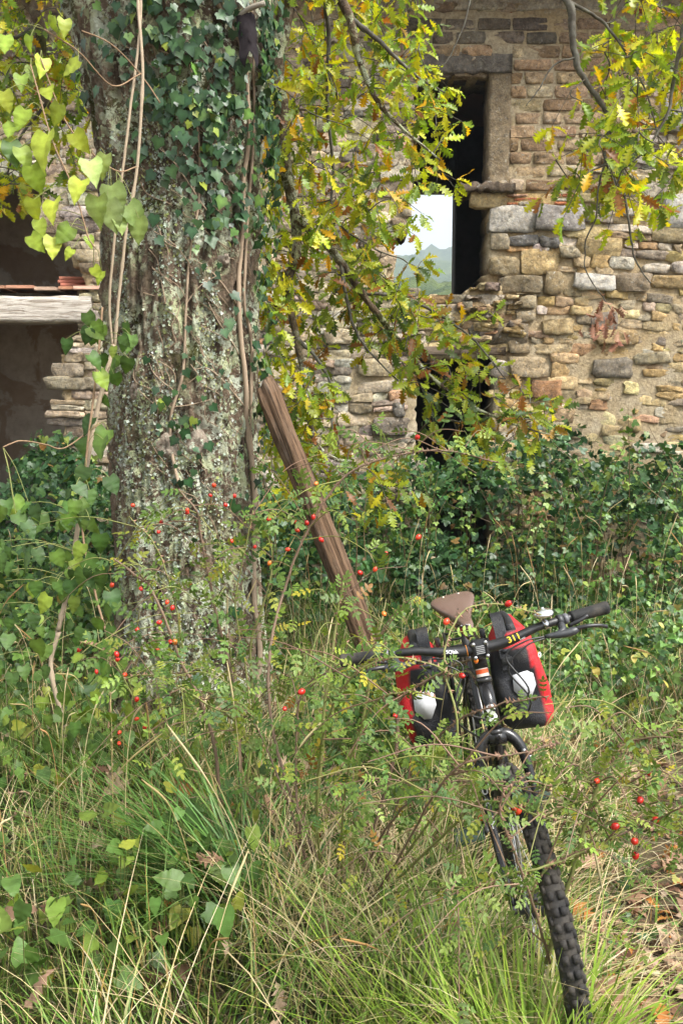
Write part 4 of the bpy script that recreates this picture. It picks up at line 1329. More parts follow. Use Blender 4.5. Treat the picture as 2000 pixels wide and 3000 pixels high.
# ------------------------------------------------------------------ weathered post leaning on the trunk
def make_post():
    top = P(772, 1128, 4.50); bot = P(1212, 2215, 4.02); bot[2] = -.05
    ax = norm(top - bot); L = np.linalg.norm(top - bot)
    side = norm(np.cross(ax, np.array([0, -1, .0]))); fr = np.cross(side, ax)
    nl, nc = 90, 40
    V = []
    for i in range(nl):
        t = i / (nl - 1)
        for j in range(nc):
            a = 2 * pi * j / nc
            c_, s_ = cos(a), sin(a)
            r = (abs(c_) ** 2.3 + abs(s_) ** 2.3) ** (-1 / 2.3) * .052
            q = np.array([c_ * 3.2, s_ * 3.2, t * 5.0])
            gro = abs(float(noise3(np.array([c_ * 6 + 9, s_ * 6, t * 2.2]))) * 2 - 1)
            r -= .012 * max(0, 1 - abs(float(noise3(np.array([c_ * 4 + 20, s_ * 4, t * 1.1]))) * 2 - 1) * 9)
            r += .030 * (float(fbm(q, 3)) - .5) + .009 * min(1, gro * 2.0) - .006 + .006 * min(1, abs(float(noise3(np.array([c_ * 13, s_ * 13, t * 4 + 3]))) * 2 - 1) * 3)
            if t > .97: r *= 1 - (t - .97) * 8 * (.5 + .5 * float(noise3(np.array([c_ * 4, s_ * 4, 2.]))))
            bend = .02 * sin(t * 3.0)
            V.append(ax * (t * L + (.03 * c_ if t > .95 else 0)) + side * (c_ * r + bend) + fr * s_ * r)
    V = np.array(V + [ax * (L - .005)])
    i = np.arange(nl - 1)[:, None] * nc; j = np.arange(nc)[None]
    Q = np.stack([i + j, i + nc + j, i + nc + (j + 1) % nc, i + (j + 1) % nc], -1).reshape(-1, 4)
    T = [[(nl - 1) * nc + k, nl * nc, (nl - 1) * nc + (k + 1) % nc] for k in range(nc)]
    R = np.stack([side, fr, ax], -1)
    m = wood_mat('grey_brown_post_wood', (55, 55, 3.0), (.16, .14, .12), 1.0, 'obj')
    o = link('wooden_post', mesh_np('wooden_post', V @ R, [np.array(T), Q], np.tile(np.array([[.15, .092, .055]]), (len(V), 1)), m, True))
    o.matrix_world = matrix(R, 1, bot)
    tag(o, 'weathered brown timber post leaning against the oak trunk', 'post')
make_post()
# ------------------------------------------------------------------ touring bicycle leaning on the post
LEAN, YAW, STEER = radians(12.5), radians(-2.0), radians(4)
bike = thing('bicycle', 'black touring bicycle with brown leather saddle leaning behind the briars', 'bicycle')
Xf, Yf = .585, 2.24
BM = Matrix.Rotation(-pi / 2 + YAW, 4, 'Z') @ Matrix.Rotation(LEAN, 4, 'X')
_ff = BM.to_3x3() @ Vector((1.10, 0, 0))
gz0 = float(ground_z(Xf, Yf)); 
bike.matrix_world = Matrix.Translation((Xf - _ff.x, Yf - _ff.y, gz0 - .004)) @ BM

M_PAINT = plain_mat('black_gloss_paint', .22, .5, 0, .25, 18, gcol=(.06, .055, .05))
M_MATT = plain_mat('matt_black_alloy', .42, .5, 0, .2, 60, gcol=(.07, .065, .06))
M_RUBBER = plain_mat('rubber', .75, .3, 0, .75, 14, .4, 400, (.10, .085, .065))
M_CHROME = plain_mat('polished_metal', .18, .5, 1.0)
M_STEEL = plain_mat('brushed_metal', .38, .5, 1.0)
M_PRINT = plain_mat('print', .5, .3)
M_LEATHER = plain_mat('brown_leather', .27, .5, 0, .25, 40, .5, 320, (.12, .06, .035))
BLK = (.010, .010, .011)

WR = .36
u_ax = np.array([-cos(radians(71)), 0, sin(radians(71))]); n_ax = np.array([sin(radians(71)), 0, cos(radians(71))])
axle = np.array([1.10, 0, WR])
crown = axle - .047 * n_ax + .435 * u_ax
ht0 = crown + .012 * u_ax; ht1 = crown + .155 * u_ax
SM = Matrix.Translation(Vector(crown)) @ Matrix.Rotation(STEER, 4, Vector(u_ax)) @ Matrix.Translation(-Vector(crown))

def part(b, name, mat, smooth=True, steer=False, parent=None):
    return b.build(name, mat, parent or bike, smooth, SM if steer else None)

def tubep(pts, r, n=12, c=BLK):
    return MB().tube(np.array(pts, float), r, n, c)

# frame
bb = np.array([.43, 0, .30]); rear = np.array([0, 0, WR]); st_top = np.array([.285, 0, .80])
fr = MB()
fr.tube([ht1 - .03 * u_ax, st_top + [0.01, 0, -.04]], .0155, 14, BLK)
fr.tube([ht0 + .035 * u_ax, bb], .0185, 14, BLK)
fr.tube([bb, st_top], .0155, 14, BLK)
for s in (-1, 1):
    fr.tube(spline([bb + [0, s * .03, 0], bb + [-.1, s * .045, .01], rear + [.02, s * .068, 0]], 4), .0095, 10, BLK)
    fr.tube(spline([st_top + [0, s * .016, -.05], st_top + [-.05, s * .04, -.14], rear + [.0, s * .068, .02]], 4), .0075, 10, BLK)
fr.tube([bb + [0, -.037, 0], bb + [0, .037, 0]], .021, 14, BLK)
part(fr, 'frame', M_PAINT)
ht = MB(); ht.tube([ht0, ht1], .0205, 20, BLK)
for q, r in ((ht0, .0235), (ht1, .0235)):
    ht.tube([q - .006 * u_ax, q + .006 * u_ax], r, 20, (.03, .03, .03))
headtube = part(ht, 'head_tube', M_PAINT)
def wrap(V, T, at, up, rad, name, col, parent, steer=False, right=(0, 1, 0)):
    """flat print laid on a tube: text x -> right, y -> up, wrapped round the tube's curve across it"""
    up = norm(np.array(up, float)); rt = norm(np.array(right, float)); nm = norm(np.cross(rt, up))
    at = np.array(at, float)
    V = V.copy()
    out = at + rt * V[:, :1] + up * V[:, 1:2] + nm * (V[:, 2:3])
    return MB().add(out, T, c=col).build(name, M_PRINT, parent, False, SM if steer else None)
def bend(V, rad, axis):
    """wrap around a tube: axis 0 = tube runs along text x"""
    V = V.copy()
    k = 1 - axis
    a = V[:, k] / rad
    z = V[:, 2].copy()
    V[:, k] = np.sin(a) * (rad + z); V[:, 2] = np.cos(a) * (rad + z)
    return V
def fine_tri(V, T, it=1):
    for _ in range(it):
        V = list(map(tuple, V)); nT = []; mid = {}
        def md(a, b):
            k = (min(a, b), max(a, b))
            if k not in mid:
                mid[k] = len(V); V.append(tuple((np.array(V[a]) + np.array(V[b])) / 2))
            return mid[k]
        for a, b, c in T:
            x, y, z_ = md(a, b), md(b, c), md(c, a)
            nT += [[a, x, z_], [x, b, y], [z_, y, c], [x, y, z_]]
        T = np.array(nT); V = np.array(V)
    return V, T
V, T = text_mesh('S', .062, None, None, .0005, .0022)
V, T = fine_tri(V, T, 1)
wrap(bend(V, .0212, 1), T, (ht0 + ht1) / 2 - .022 * u_ax, u_ax, .02, 'emblem', (.62, .62, .60), headtube)
# red and orange sticker above the emblem, on the steerer spacers
sp = MB(); sp.tube([ht1 + .007 * u_ax, ht1 + .052 * u_ax], .0185, 20, (.02, .02, .02))
spacer = part(sp, 'headset_spacer', M_MATT, True, True)
st_ = MB()
for i, (h0, h1, col) in enumerate(((.010, .018, (.55, .50, .45)), (.018, .030, (.55, .08, .02)), (.030, .036, (.62, .55, .48)), (.036, .047, (.60, .22, .02)))):
    a = np.linspace(-1.1, 1.1, 9)
    V = np.array([ht1 + h * u_ax + .0192 * (np.cos(t) * n_ax + np.sin(t) * np.array([0, 1, 0])) for h in (h0, h1) for t in a])
    Q = [[k, k + 1, k + 10, k + 9] for k in range(8)]
    st_.add(V, Q=Q, c=col)
st_.build('sticker', M_PRINT, spacer, True, SM)

# fork
fk = MB()
legs = []
for s in (-1, 1):
    p = [crown + .004 * u_ax, crown + [0, s * .03, .0], crown + s * np.array([0, .056, 0]) - .035 * u_ax, crown + s * np.array([0, .066, 0]) - .10 * u_ax, crown + s * np.array([0, .066, 0]) - .25 * u_ax + .006 * n_ax, axle + [0, s * .062, 0] + .0 * n_ax]
    sp_ = spline(p, 8)
    b = MB().tube(sp_, np.interp(np.linspace(0, 1, len(sp_)), [0, .3, 1], [.019, .0165, .0095]), 14, BLK)
    b.tube([axle + [0, s * .056, 0], axle + [0, s * .070, 0]], .013, 12, (.05, .05, .05))
    lg = part(b, 'fork_leg', M_PAINT, True, True)
    legs.append(lg)
cr = MB().tube([crown - [0, .024, .004], crown + [0, .024, -.004]], .021, 16, BLK)
cr.tube([crown - .01 * u_ax, crown + .012 * u_ax], .021, 16, BLK)
part(cr, 'fork_crown', M_PAINT, True, True)
for s in (-1, 1):   # cantilever boss and cable clip on each leg
    b = MB()
    q = crown + s * np.array([0, .060, 0]) - .05 * u_ax
    b.tube([q + .01 * n_ax, q + .032 * n_ax], .006, 8, (.25, .25, .26)); b.tube([q + [0, s * .006, 0] - .02 * u_ax, q + [0, s * .024, 0] - .02 * u_ax], .005, 8, (.25, .25, .26))
    part(b, 'bolt', M_STEEL, True, True, legs[0 if s < 0 else 1])
y0_ = -.066
for i, ch_ in enumerate('SURLY'):
    V, T = text_mesh(ch_, .026, None, None, .0003, .0006)
    q = crown - (.105 + i * .030) * u_ax + np.array([0, y0_, 0]) + .0 * n_ax
    V2 = bend(V, .0166, 1)
    wrap(V2, T, q, u_ax, .016, 'lettering', (.6, .6, .6), legs[0], True)

# wheels
def wheel(c, steer, nm):
    t = MB()
    prof = [(WR - .060, -.014), (WR - .052, -.022), (WR - .036, -.027), (WR - .018, -.025), (WR - .007, -.016), (WR - .003, 0), (WR - .007, .016), (WR - .018, .025), (WR - .036, .027), (WR - .052, .022), (WR - .060, .014)]
    RX = Matrix.Translation(Vector(c)) @ Matrix.Rotation(pi / 2, 4, 'X')
    t.lathe(prof, 72, (.020, .019, .018), RX)
    for k in range(66):
        a = 2 * pi * k / 66
        for (yy, rr, w_, ln, tilt) in ((-.0225, WR - .012, .008, .020, -.9), (.0225, WR - .012, .008, .020, .9), (-.009 if k % 2 else -.012, WR - .001, .014, .020, -.25), (.009 if k % 2 else .012, WR - .001, .014, .020, .25)):
            aa = a + (0.5 * 2 * pi / 66 if abs(yy) > .02 else 0)
            er = np.array([cos(aa), 0, sin(aa)]); et = np.array([-sin(aa), 0, cos(aa)]); ey = np.array([0, 1., 0])
            nn = er * cos(tilt) + ey * sin(tilt); sd = np.cross(et, nn)
            q = np.asarray(c) + er * rr + ey * yy
            V = [q + et * ln * u * (.5 if z_ < 0 else .42) + sd * w_ * v * .5 + nn * (.0033 * z_) for z_ in (-1, 1) for v in (-1, 1) for u in (-1, 1)]
            t.add(V, Q=[[4, 5, 7, 6], [0, 1, 5, 4], [2, 6, 7, 3], [0, 4, 6, 2], [1, 3, 7, 5]], c=(.016, .015, .015))
    root = part(t, nm, M_RUBBER, False, steer)
    r = MB(); r.lathe([(WR - .058, -.016), (WR - .064, -.016), (WR - .083, -.010), (WR - .083, .010), (WR - .064, .016), (WR - .058, .016)], 64, (.03, .03, .032), RX)
    part(r, 'rim', M_PAINT, True, steer, root)
    sp = MB()
    for k in range(32):
        s = -1 if k % 2 else 1
        a = 2 * pi * k / 32; h = a + (.9 if (k // 2) % 2 else -.9)
        c_ = np.asarray(c)
        sp.tube([c_ + [.026 * cos(h), s * .030, .026 * sin(h)], c_ + [(WR - .080) * cos(a), s * .004, (WR - .080) * sin(a)]], .0010, 4, (.75, .75, .76), cap=False)
    part(sp, 'spokes', M_STEEL, True, steer, root)
    hb = MB(); hb.tube([np.asarray(c) + [0, -.05, 0], np.asarray(c) + [0, .05, 0]], .016, 16, (.06, .06, .06))
    for s in (-.032, .032):
        hb.tube([np.asarray(c) + [0, s - .003, 0], np.asarray(c) + [0, s + .003, 0]], .034, 20, (.05, .05, .05))
    hb.tube([np.asarray(c) + [0, -.026, 0], np.asarray(c) + [0, .026, 0]], .030, 20, (.045, .045, .047))
    part(hb, 'hub', M_MATT, True, steer, root)
    d = MB(); d.lathe([(.045, 0), (.078, 0), (.078, .002), (.045, .002)], 40, (.5, .5, .5), Matrix.Translation(Vector(c) + Vector((0, .047, 0))) @ Matrix.Rotation(pi / 2, 4, 'X'))
    part(d, 'brake_disc', M_STEEL, True, steer, root)
    return root
wheel(axle, True, 'front_wheel')
wheel(rear, False, 'rear_wheel')

# stem, handlebar
barc = np.array([.892, 0, 1.003])
s0 = ht1 + .045 * u_ax
sm = MB(); sm.tube([s0 - .012 * u_ax, s0 + .036 * u_ax], .021, 18, BLK)
sm.tube([s0 + .012 * u_ax, barc - .01 * norm(barc - s0)], .017, 16, BLK)
stem = part(sm, 'stem', M_MATT, True, True)
fp = MB(); fp.bbox(barc + [-.012, -.026, -.027], barc + [.021, .026, .027], .010, (.014, .014, .015))
fp_ = part(fp, 'face_plate', M_MATT, False, True, stem)
for sy in (-1, 1):
    for sz in (-1, 1):
        q = barc + np.array([.020, sy * .017, sz * .019])
        part(MB().tube([q, q + [.004, 0, 0]], .0055, 10, (.5, .5, .5)), 'bolt', M_STEEL, True, True, fp_)
em = MB()
for k in range(5):
    em.bbox(barc + [.021, -.012, .010 - k * .005], barc + [.0225, .012, .0125 - k * .005], .0004, (.35, .35, .35))
part(em, 'badge', M_PRINT, False, True, fp_)
def barp(y):
    s = abs(y)
    z_ = np.interp(s, [0, .05, .09, .17, .21, .38], [0, 0, .007, .026, .029, .030])
    x_ = np.interp(s, [0, .05, .10, .20, .38], [0, 0, .004, -.006, -.045])
    return barc + np.array([x_, y, z_])
ys = np.linspace(-.37, .37, 41)
hbm = MB().tube(np.array([barp(y) for y in ys]), np.interp(np.abs(ys), [0, .06, .16, .37], [.0159, .0155, .0115, .0111]), 16, BLK)
bar = part(hbm, 'handlebar', M_MATT, True, True)
part(MB().tube([barp(-.0345), barp(-.036)], .0163, 16, (.75, .25, .03)), 'ring', M_PRINT, True, True, bar)
def bar_text(s, y, size, col, dz=0, name='lettering', bold=.0):
    V, T = text_mesh(s, size, None, None, .0003, bold)
    V, T = fine_tri(V, T, 1)
    a, b = barp(y - .02), barp(y + .02)
    rt = norm(b - a); up = norm(np.cross([1, 0, 0.0], rt)); up = norm(np.cross(np.cross(rt, up), rt))
    V2 = V.copy(); V2[:, 1] += dz; r = float(np.interp(abs(y), [0, .06, .16, .37], [.0159, .0155, .0115, .0111])) + .0006
    V2 = bend(V2, r, 0)
    nm = norm(np.cross(rt, up)); c0 = barp(y)
    # turn the print up a little towards the rider
    ca, sa = cos(.25), sin(.25)
    up2 = up * ca - nm * sa; 
    wrap(V2, T, c0, up2, 0, name, col, bar, True, rt)
bar_text('SQlab.', -.078, .0135, (.75, .75, .75), .001, 'lettering', .0002)
bar_text('311', .098, .026, (.72, .50, .04), .002, 'lettering', .0004)
bar_text('MED', .118, .0085, (.75, .75, .75), -.0125, 'lettering')
for s in (-1, 1):
    g = MB(); yy = np.linspace(.268, .382, 20)
    rr = np.interp(yy, [.268, .30, .36, .376, .382], [.0165, .0165, .0175, .0190, .0165]) + .0006 * (np.arange(20) % 2)
    g.tube(np.array([barp(s * y) for y in yy]), rr, 18, (.014, .014, .014))
    part(g, 'grip', M_RUBBER, True, True)
    # brake: clamp, body, lever blade
    b = MB(); b.tube([barp(s * .228), barp(s * .242)], .0165, 14, (.03, .032, .036)); b.tube([barp(s * .246), barp(s * .258)], .0150, 14, (.10, .10, .11))
    q = barp(s * .235)
    b.tube(spline([q + [.012, 0, -.008], q + [.035, s * -.004, -.020], q + [.045, s * -.02, -.026]], 4), [.010, .011, .011, .011, .011, .0105, .0105, .010, .010], 10, (.03, .032, .036))
    b.tube(spline([q + [.045, -s * .055, -.024], q + [.048, s * .0, -.026], q + [.045, s * .038, -.022]], 5), np.interp(np.linspace(0, 1, 11), [0, .3, .8, 1], [.005, .010, .012, .007]), 10, (.03, .032, .036))
    br = part(b, 'brake_mount', M_MATT, True, True)
    lv = MB().tube(spline([q + [.045, s * .03, -.020], q + [.055, s * .06, -.016], q + [.050, s * .095, -.022], q + [.038, s * .115, -.032]], 6), np.interp(np.linspace(0, 1, 19), [0, .5, .9, 1], [.007, .0050, .0045, .0065]), 8, (.018, .018, .02))
    part(lv, 'brake_lever', M_MATT, True, True, br)
    # shifter thumb piece
    sh = MB().tube(spline([q + [.01, s * .02, -.018], q + [.022, s * .05, -.006], q + [.02, s * .075, .004]], 4), [.006] * 4 + [.005] * 5, 8, (.02, .02, .022))
    part(sh, 'shift_lever', M_MATT, True, True, br)
    # brake and gear cables
    for kk, (e, dz) in enumerate(((crown + np.array([.03, s * .02, .06]), .0), (crown + np.array([-.03, s * .03, -.02]), -.05))):
        c0 = q + np.array([.045, -s * .055, -.024]) + [0, 0, -.004 * kk]
        pts = spline([c0, c0 + [.015, -s * .06, .002 + dz * .2], c0 + [.02, -s * .12, -.03 + dz * .6], (c0 + e) / 2 + [.04, 0, -.03], e], 8)
        part(MB().tube(pts, .0026, 6, (.012, .012, .012)), 'cable', M_MATT, True, True)
# bell
q = barp(.192)
b = MB(); b.tube([barp(.186), barp(.199)], .0145, 14, (.55, .55, .56))
b.lathe([(.0, .026), (.0275, .026), (.0285, .029), (.0275, .036), (.022, .043), (.010, .0465), (.004, .047), (.004, .051), (0, .051)], 24, (.82, .82, .80), Matrix.Translation(Vector(q + [.004, 0, 0])))
b.tube([q + [.004, 0, .012], q + [.004, 0, .028]], .005, 8, (.5, .5, .5))
part(b, 'bell', M_CHROME, True, True)

# seat post and saddle
sd0 = np.array([.255, 0, .972])
ps = MB().tube([st_top - [0, 0, .02], sd0 - [0, 0, .045]], .0135, 14, (.02, .02, .021))
ps.tube([st_top - [.002, 0, .012], st_top + [-.003, 0, .016]], .019, 14, BLK)
part(ps, 'seat_post', M_MATT)
SADR = np.array(Matrix.Rotation(radians(11), 3, 'Y') @ Matrix.Rotation(radians(7), 3, 'Z'))
def saddle():
    nl, nw = 30, 25
    V = []
    for i in range(nl):
        t = i / (nl - 1)                    # 0 nose .. 1 rear
        x = .15 - .275 * t
        w_ = np.interp(t, [0, .08, .3, .5, .7, .85, .95, 1], [.012, .021, .027, .042, .070, .084, .085, .074])
        zc = np.interp(t, [0, .1, .45, .8, 1], [-.012, .0, -.004, .010, .012])
        drop = np.interp(t, [0, .06, .3, .6, .9, 1], [.028, .040, .042, .036, .026, .018])
        for j in range(nw):
            v = -1 + 2 * j / (nw - 1)
            a = abs(v)
            yy = w_ * (np.sin(min(1, a / .72) * pi / 2) if a < .72 else 1.0 + .05 * (a - .72)) * np.sign(v)
            yy *= (1 - .30 * ((a - .72) / .28) ** 1.5) if a > .72 else 1
            zz = zc - .012 * min(1, a / .72) ** 3 - (drop * ((a - .72) / .28) ** 1.1 if a > .72 else 0)
            V.append([x, yy, zz])
    V = np.array(V) * .93 @ SADR.T + sd0
    i = np.arange(nl - 1)[:, None] * nw; j = np.arange(nw - 1)[None]
    Q = np.stack([i + j, i + nw + j, i + nw + j + 1, i + j + 1], -1).reshape(-1, 4)
    n0 = len(V)
    b = MB(); b.add(V, Q=Q, c=(.135, .088, .070)); b.add(V - [0, 0, .005], Q=Q[:, ::-1], c=(.08, .045, .03))
    s = part(b, 'saddle', M_LEATHER)
    rv = MB()
    for (x, y, z_) in ((.142, 0, -.004), (-.115, .06, .004), (-.115, -.06, .004), (-.118, .03, .011), (-.118, -.03, .011)):
        rv.lathe([(0, .004), (.004, .003), (.006, 0)], 10, (.6, .5, .42), Matrix.Translation(Vector(SADR @ (.93 * np.array([x, y, z_])) + sd0)))
    part(rv, 'rivets', M_STEEL, True, False, s)
    ho = MB()
    for (x, y) in ((.0, 0), (.03, .010), (.03, -.010)):
        ho.lathe([(0, .0012), (.0035, .0008)], 8, (.005, .004, .004), Matrix.Translation(Vector(SADR @ np.array([x, y, .0015]) + sd0)))
    part(ho, 'vent_holes', M_PRINT, True, False, s)
    rl = MB()
    for sg in (-1, 1):
        rl.tube(spline([sd0 + [.135, sg * .008, -.025], sd0 + [.06, sg * .022, -.048], sd0 + [-.05, sg * .022, -.048], sd0 + [-.115, sg * .045, -.015]], 5), .0035, 8, (.2, .2, .2))
    part(rl, 'rails', M_STEEL, True, False, s)
saddle()
# rack, cranks, pedals
rk = MB()
zr = .775
for s in (-1, 1):
    rk.tube(spline([[.20, s * .045, zr - .02], [.13, s * .058, zr], [-.22, s * .058, zr]], 5), .006, 8, BLK)
    for dx in (-.14, .0, .10):
        rk.tube([[dx, s * .060, zr], [.0, s * .085, WR + .03]], .005, 8, BLK)
for dx in (-.2, -.1, .0, .1):
    rk.tube([[dx, -.058, zr], [dx, .058, zr]], .005, 8, BLK)
part(rk, 'luggage_rack', M_MATT)
ck = MB(); ck.lathe([(.03, -.003), (.085, -.003), (.088, 0), (.085, .003), (.03, .003)], 40, (.05, .05, .05), Matrix.Translation(Vector(bb + [0, -.05, 0])) @ Matrix.Rotation(pi / 2, 4, 'X'))
for s, dx in ((-1, .165), (1, -.165)):
    ck.tube([bb + [0, s * .058, 0], bb + [dx, s * .072, .03 * (1 if dx > 0 else -1)]], [.014, .010], 10, (.03, .03, .03))
part(ck, 'crank', M_MATT)
for s, dx in ((-1, .165), (1, -.165)):
    c0 = bb + np.array([dx, s * .13, .03 * (1 if dx > 0 else -1)])
    part(MB().bbox(c0 + [-.045, -.048, -.012], c0 + [.045, .048, .012], .006, (.035, .06, .045)), 'pedal', M_MATT, False)

# ------------------------------------------------------------------ panniers hanging on the rack
def fabric_mat():
    m, n, out = mat_new('coated_fabric')
    p = pos(n)
    c = own_color(n)
    c = mixc(n, ramp(n, noise(n, 18, 6, .7, p), [(.5, 0.0), (.8, .30)]), c, (.16, .14, .11))
    h = mixc(n, .3, noise(n, 11, 4, .6, p, .6), noise(n, 300, 2, .5, p))
    principled(n, out, c, .55, .4, bump(n, h, .55, .02))
    return m
M_FAB = fabric_mat()
def pannier(s, label):
    root = tag(bpy.data.objects.new('pannier', None), label, 'pannier', 'panniers on the bicycle rack')
    COL.objects.link(root)
    root.matrix_world = bike.matrix_world @ Matrix.Translation((-.055, s * (.180 if s > 0 else .180), .422)) @ Matrix.Scale(.97, 4)
    RED, DK = np.array((.50, .012, .018)), np.array((.018, .019, .023))
    nz, na = 24, 48
    V, C = [], []
    for i in range(nz):
        t = i / (nz - 1)
        z_ = .40 * t
        hx = np.interp(t, [0, .06, .4, .85, 1], [.10, .118, .135, .145, .125])
        hy = np.interp(t, [0, .06, .35, .8, 1], [.075, .100, .106, .088, .036])
        for j in range(na):
            a = 2 * pi * j / na
            c_, s_ = cos(a), sin(a)
            r = (abs(c_) ** 5 + abs(s_) ** 5) ** (-.2)
            x, y = hx * c_ * r, hy * s_ * r
            x += .010 * sin(3.1 * t * pi + y * 30) * (abs(c_) > .6) ; y += .006 * sin(5 * t + x * 18)
            if t > .8: y += -s * 0
            V.append([x, y, z_])
            outer = s * y / max(hy, .01)
            edge = .45 + .35 * (1 - t) ** 1.5
            C.append(RED if (outer > edge or (t > .84 and outer > -2 and abs(y) < 9 and t < .97)) else DK)
    V = np.array(V + [[0, 0, 0], [0, 0, .40]]); C = np.array(C + [DK, RED])
    i = np.arange(nz - 1)[:, None] * na; j = np.arange(na)[None]
    Q = np.stack([i + j, i + (j + 1) % na, i + na + (j + 1) % na, i + na + j], -1).reshape(-1, 4)
    T = [[nz * na, (k + 1) % na, k] for k in range(na)] + [[nz * na + 1, (nz - 1) * na + k, (nz - 1) * na + (k + 1) % na] for k in range(na)]
    link('body', mesh_np('body', V, [np.array(T), Q], C, M_FAB, True), root)
    # rolled closure, strap over it, buckle, reflector
    rl = MB().tube(spline([[.12, 0, .402], [0, .004, .408], [-.12, 0, .402]], 6), .020, 12, DK)
    rl.build('roll_top', M_FAB, root, True)
    for xx in (.09,):
        V = []
        prof = [(.150, .26), (.150, .30), (.142, .36), (.12, .415), (.085, .452), (.05, .462), (-.03, .43)]
        for (x, z_) in prof:
            for w_ in (-.022, .022): V.append([x, w_ - s * .040, z_])
        Q = [[2 * k, 2 * k + 1, 2 * k + 3, 2 * k + 2] for k in range(len(prof) - 1)]
        V = np.array(V)
        b = MB(); b.add(V, Q=Q, c=DK * .8); b.add(V - [.003, 0, .003], Q=np.array(Q)[:, ::-1], c=DK * .8)
        b.build('strap', M_FAB, root, True)
    MB().bbox((.147, -.02 - s * .04, .285), (.160, .02 - s * .04, .31), .003, (.02, .02, .02)).build('buckle', M_MATT, root)
    cs = MB().tube(spline([[.10, s * .05, .37], [.14, s * .01, .345], [.145, -s * .05, .33]], 5), .009, 8, DK); cs.build('side_strap', M_MATT, root, True)
    pts = [(-.030, .040), (.018, .046), (.034, .034), (.036, -.004), (.012, -.046), (-.012, -.044), (-.036, -.010)]
    fx = .140
    V = np.array([[fx + e, 1.2 * y + s * .006, 1.2 * z_ + .185] for e in (0, .004) for (y, z_) in pts])
    n_ = len(pts)
    b = MB(); b.add(V, T=[[n_, n_ + k, n_ + k + 1] for k in range(1, n_ - 1)], Q=[[k, (k + 1) % n_, n_ + (k + 1) % n_, n_ + k] for k in range(n_)], c=(.62, .63, .66))
    b.build('reflector', M_PRINT, root)
    for xx in (-.08, .08):
        y_a, y_b = sorted((-s * .104, -s * .084))
        MB().bbox((xx - .015, y_a, .335), (xx + .015, y_b, .375), .003, (.02, .02, .02)).build('hook', M_MATT, root)
    if s > 0:   # round maker's mark on the red side near the front
        V, T = text_mesh('O', .022, None, None, .0005, .0008)
        q = np.array([.124, s * .084, .285])
        nm = norm(np.array([.75, s * .66, 0])); up = np.array([0, 0, 1.]); rt = np.cross(up, nm)
        MB().add(q + rt * V[:, :1] + up * V[:, 1:2] * 1.2 + nm * (V[:, 2:3] + .004), T, c=(.75, .75, .75)).build('mark', M_PRINT, root)
pannier(1, 'red and black pannier hanging on the rack behind the bicycle bell')
pannier(-1, 'red and black pannier beside the leaning post, half hidden by briars')
# ------------------------------------------------------------------ undergrowth
M_GRASS = leaf_mat('grass_blade', .14, .5, .35, .3, 40, (1.1, 1.1, .6))
M_STRAW = leaf_mat('dry_straw', .15, .7, .25, .25, 40, (1, .95, .8))

def path_mask(x, y):
    """1 where the bare sandy track with fallen leaves runs, right of the bicycle"""
    e = x - (.64 + .20 * (y - 2.3)) - .25 * (noise3(np.stack([x * 2, y * 2, x * 0 + 7], -1)) - .5)
    m = np.clip(e / .25, 0, 1) * np.clip((4.6 - y) / .6, 0, 1)
    return m

def blades(base, h, lean, w, az, droop, C0, C1, seg=4, twist=None):
    """curved grass blades, vectorised: returns V, F, C"""
    N = len(base)
    t = np.linspace(0, 1, seg + 1)
    d = np.stack([np.cos(az), np.sin(az), np.zeros(N)], -1)
    sd = np.stack([-np.sin(az + (0 if twist is None else twist)), np.cos(az + (0 if twist is None else twist)), np.zeros(N)], -1)
    hor = (lean * h)[:, None] * (t ** 1.7)[None]
    ver = h[:, None] * (t[None] - droop[:, None] * (t ** 2.4)[None])
    mid = base[:, None] + d[:, None] * hor[..., None] + np.array([0, 0, 1.])[None, None] * ver[..., None]
    wd = w[:, None] * np.clip(1 - t ** 2.2, .06, 1)[None] * .5
    A = mid - sd[:, None] * wd[..., None]; B = mid + sd[:, None] * wd[..., None]
    B[..., 2] += wd * .35
    V = np.stack([A, B], 2).reshape(N, -1, 3)
    F = []
    for k in range(seg):
        a = 2 * k
        F += [[a, a + 1, a + 3], [a, a + 3, a + 2]]
    F = (np.array(F)[None] + (np.arange(N) * 2 * (seg + 1))[:, None, None]).reshape(-1, 3)
    tt = np.repeat(t, 2)[None, :, None]
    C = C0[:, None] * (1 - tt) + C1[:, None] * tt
    return V.reshape(-1, 3), F, C.reshape(-1, 3)

def field(n, y0, y1, xpad=.3):
    """random ground points inside the view wedge, uniform on the ground"""
    y = np.sqrt(RNG.uniform(y0 ** 2, y1 ** 2, n))
    x = RNG.uniform(-1, 1, n) * (y * .40 + xpad)
    return x, y

BTRUNK = lambda x, y: ((x + .82) ** 2 + (y - 4.72) ** 2 < .42 ** 2)
def grass(name, n, y0, y1, hr, pal0, pal1, dens, mat, label, wr=(.002, .005), lean=(.2, .9), droop=(.0, .35), seg=4):
    x, y = field(n, y0, y1)
    keep = RNG.random(n) < dens(x, y)
    keep &= ~BTRUNK(x, y)
    x, y = x[keep], y[keep]; n = len(x)
    base = np.stack([x, y, ground_z(x, y) - .005], -1)
    clump = .55 + .9 * noise3(np.stack([x * 2.5, y * 2.5, x * 0 + 2], -1))
    h = RNG.uniform(*hr, n) * clump
    az = RNG.uniform(0, 2 * pi, n) * .7 + 6 * noise3(np.stack([x * 1.7, y * 1.7, x * 0 + 30], -1))
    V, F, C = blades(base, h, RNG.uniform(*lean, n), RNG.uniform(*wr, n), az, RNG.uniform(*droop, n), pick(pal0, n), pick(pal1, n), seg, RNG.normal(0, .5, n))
    return tag(link(name, mesh_np(name, V, F, C, mat)), label, 'grass', kind='stuff')

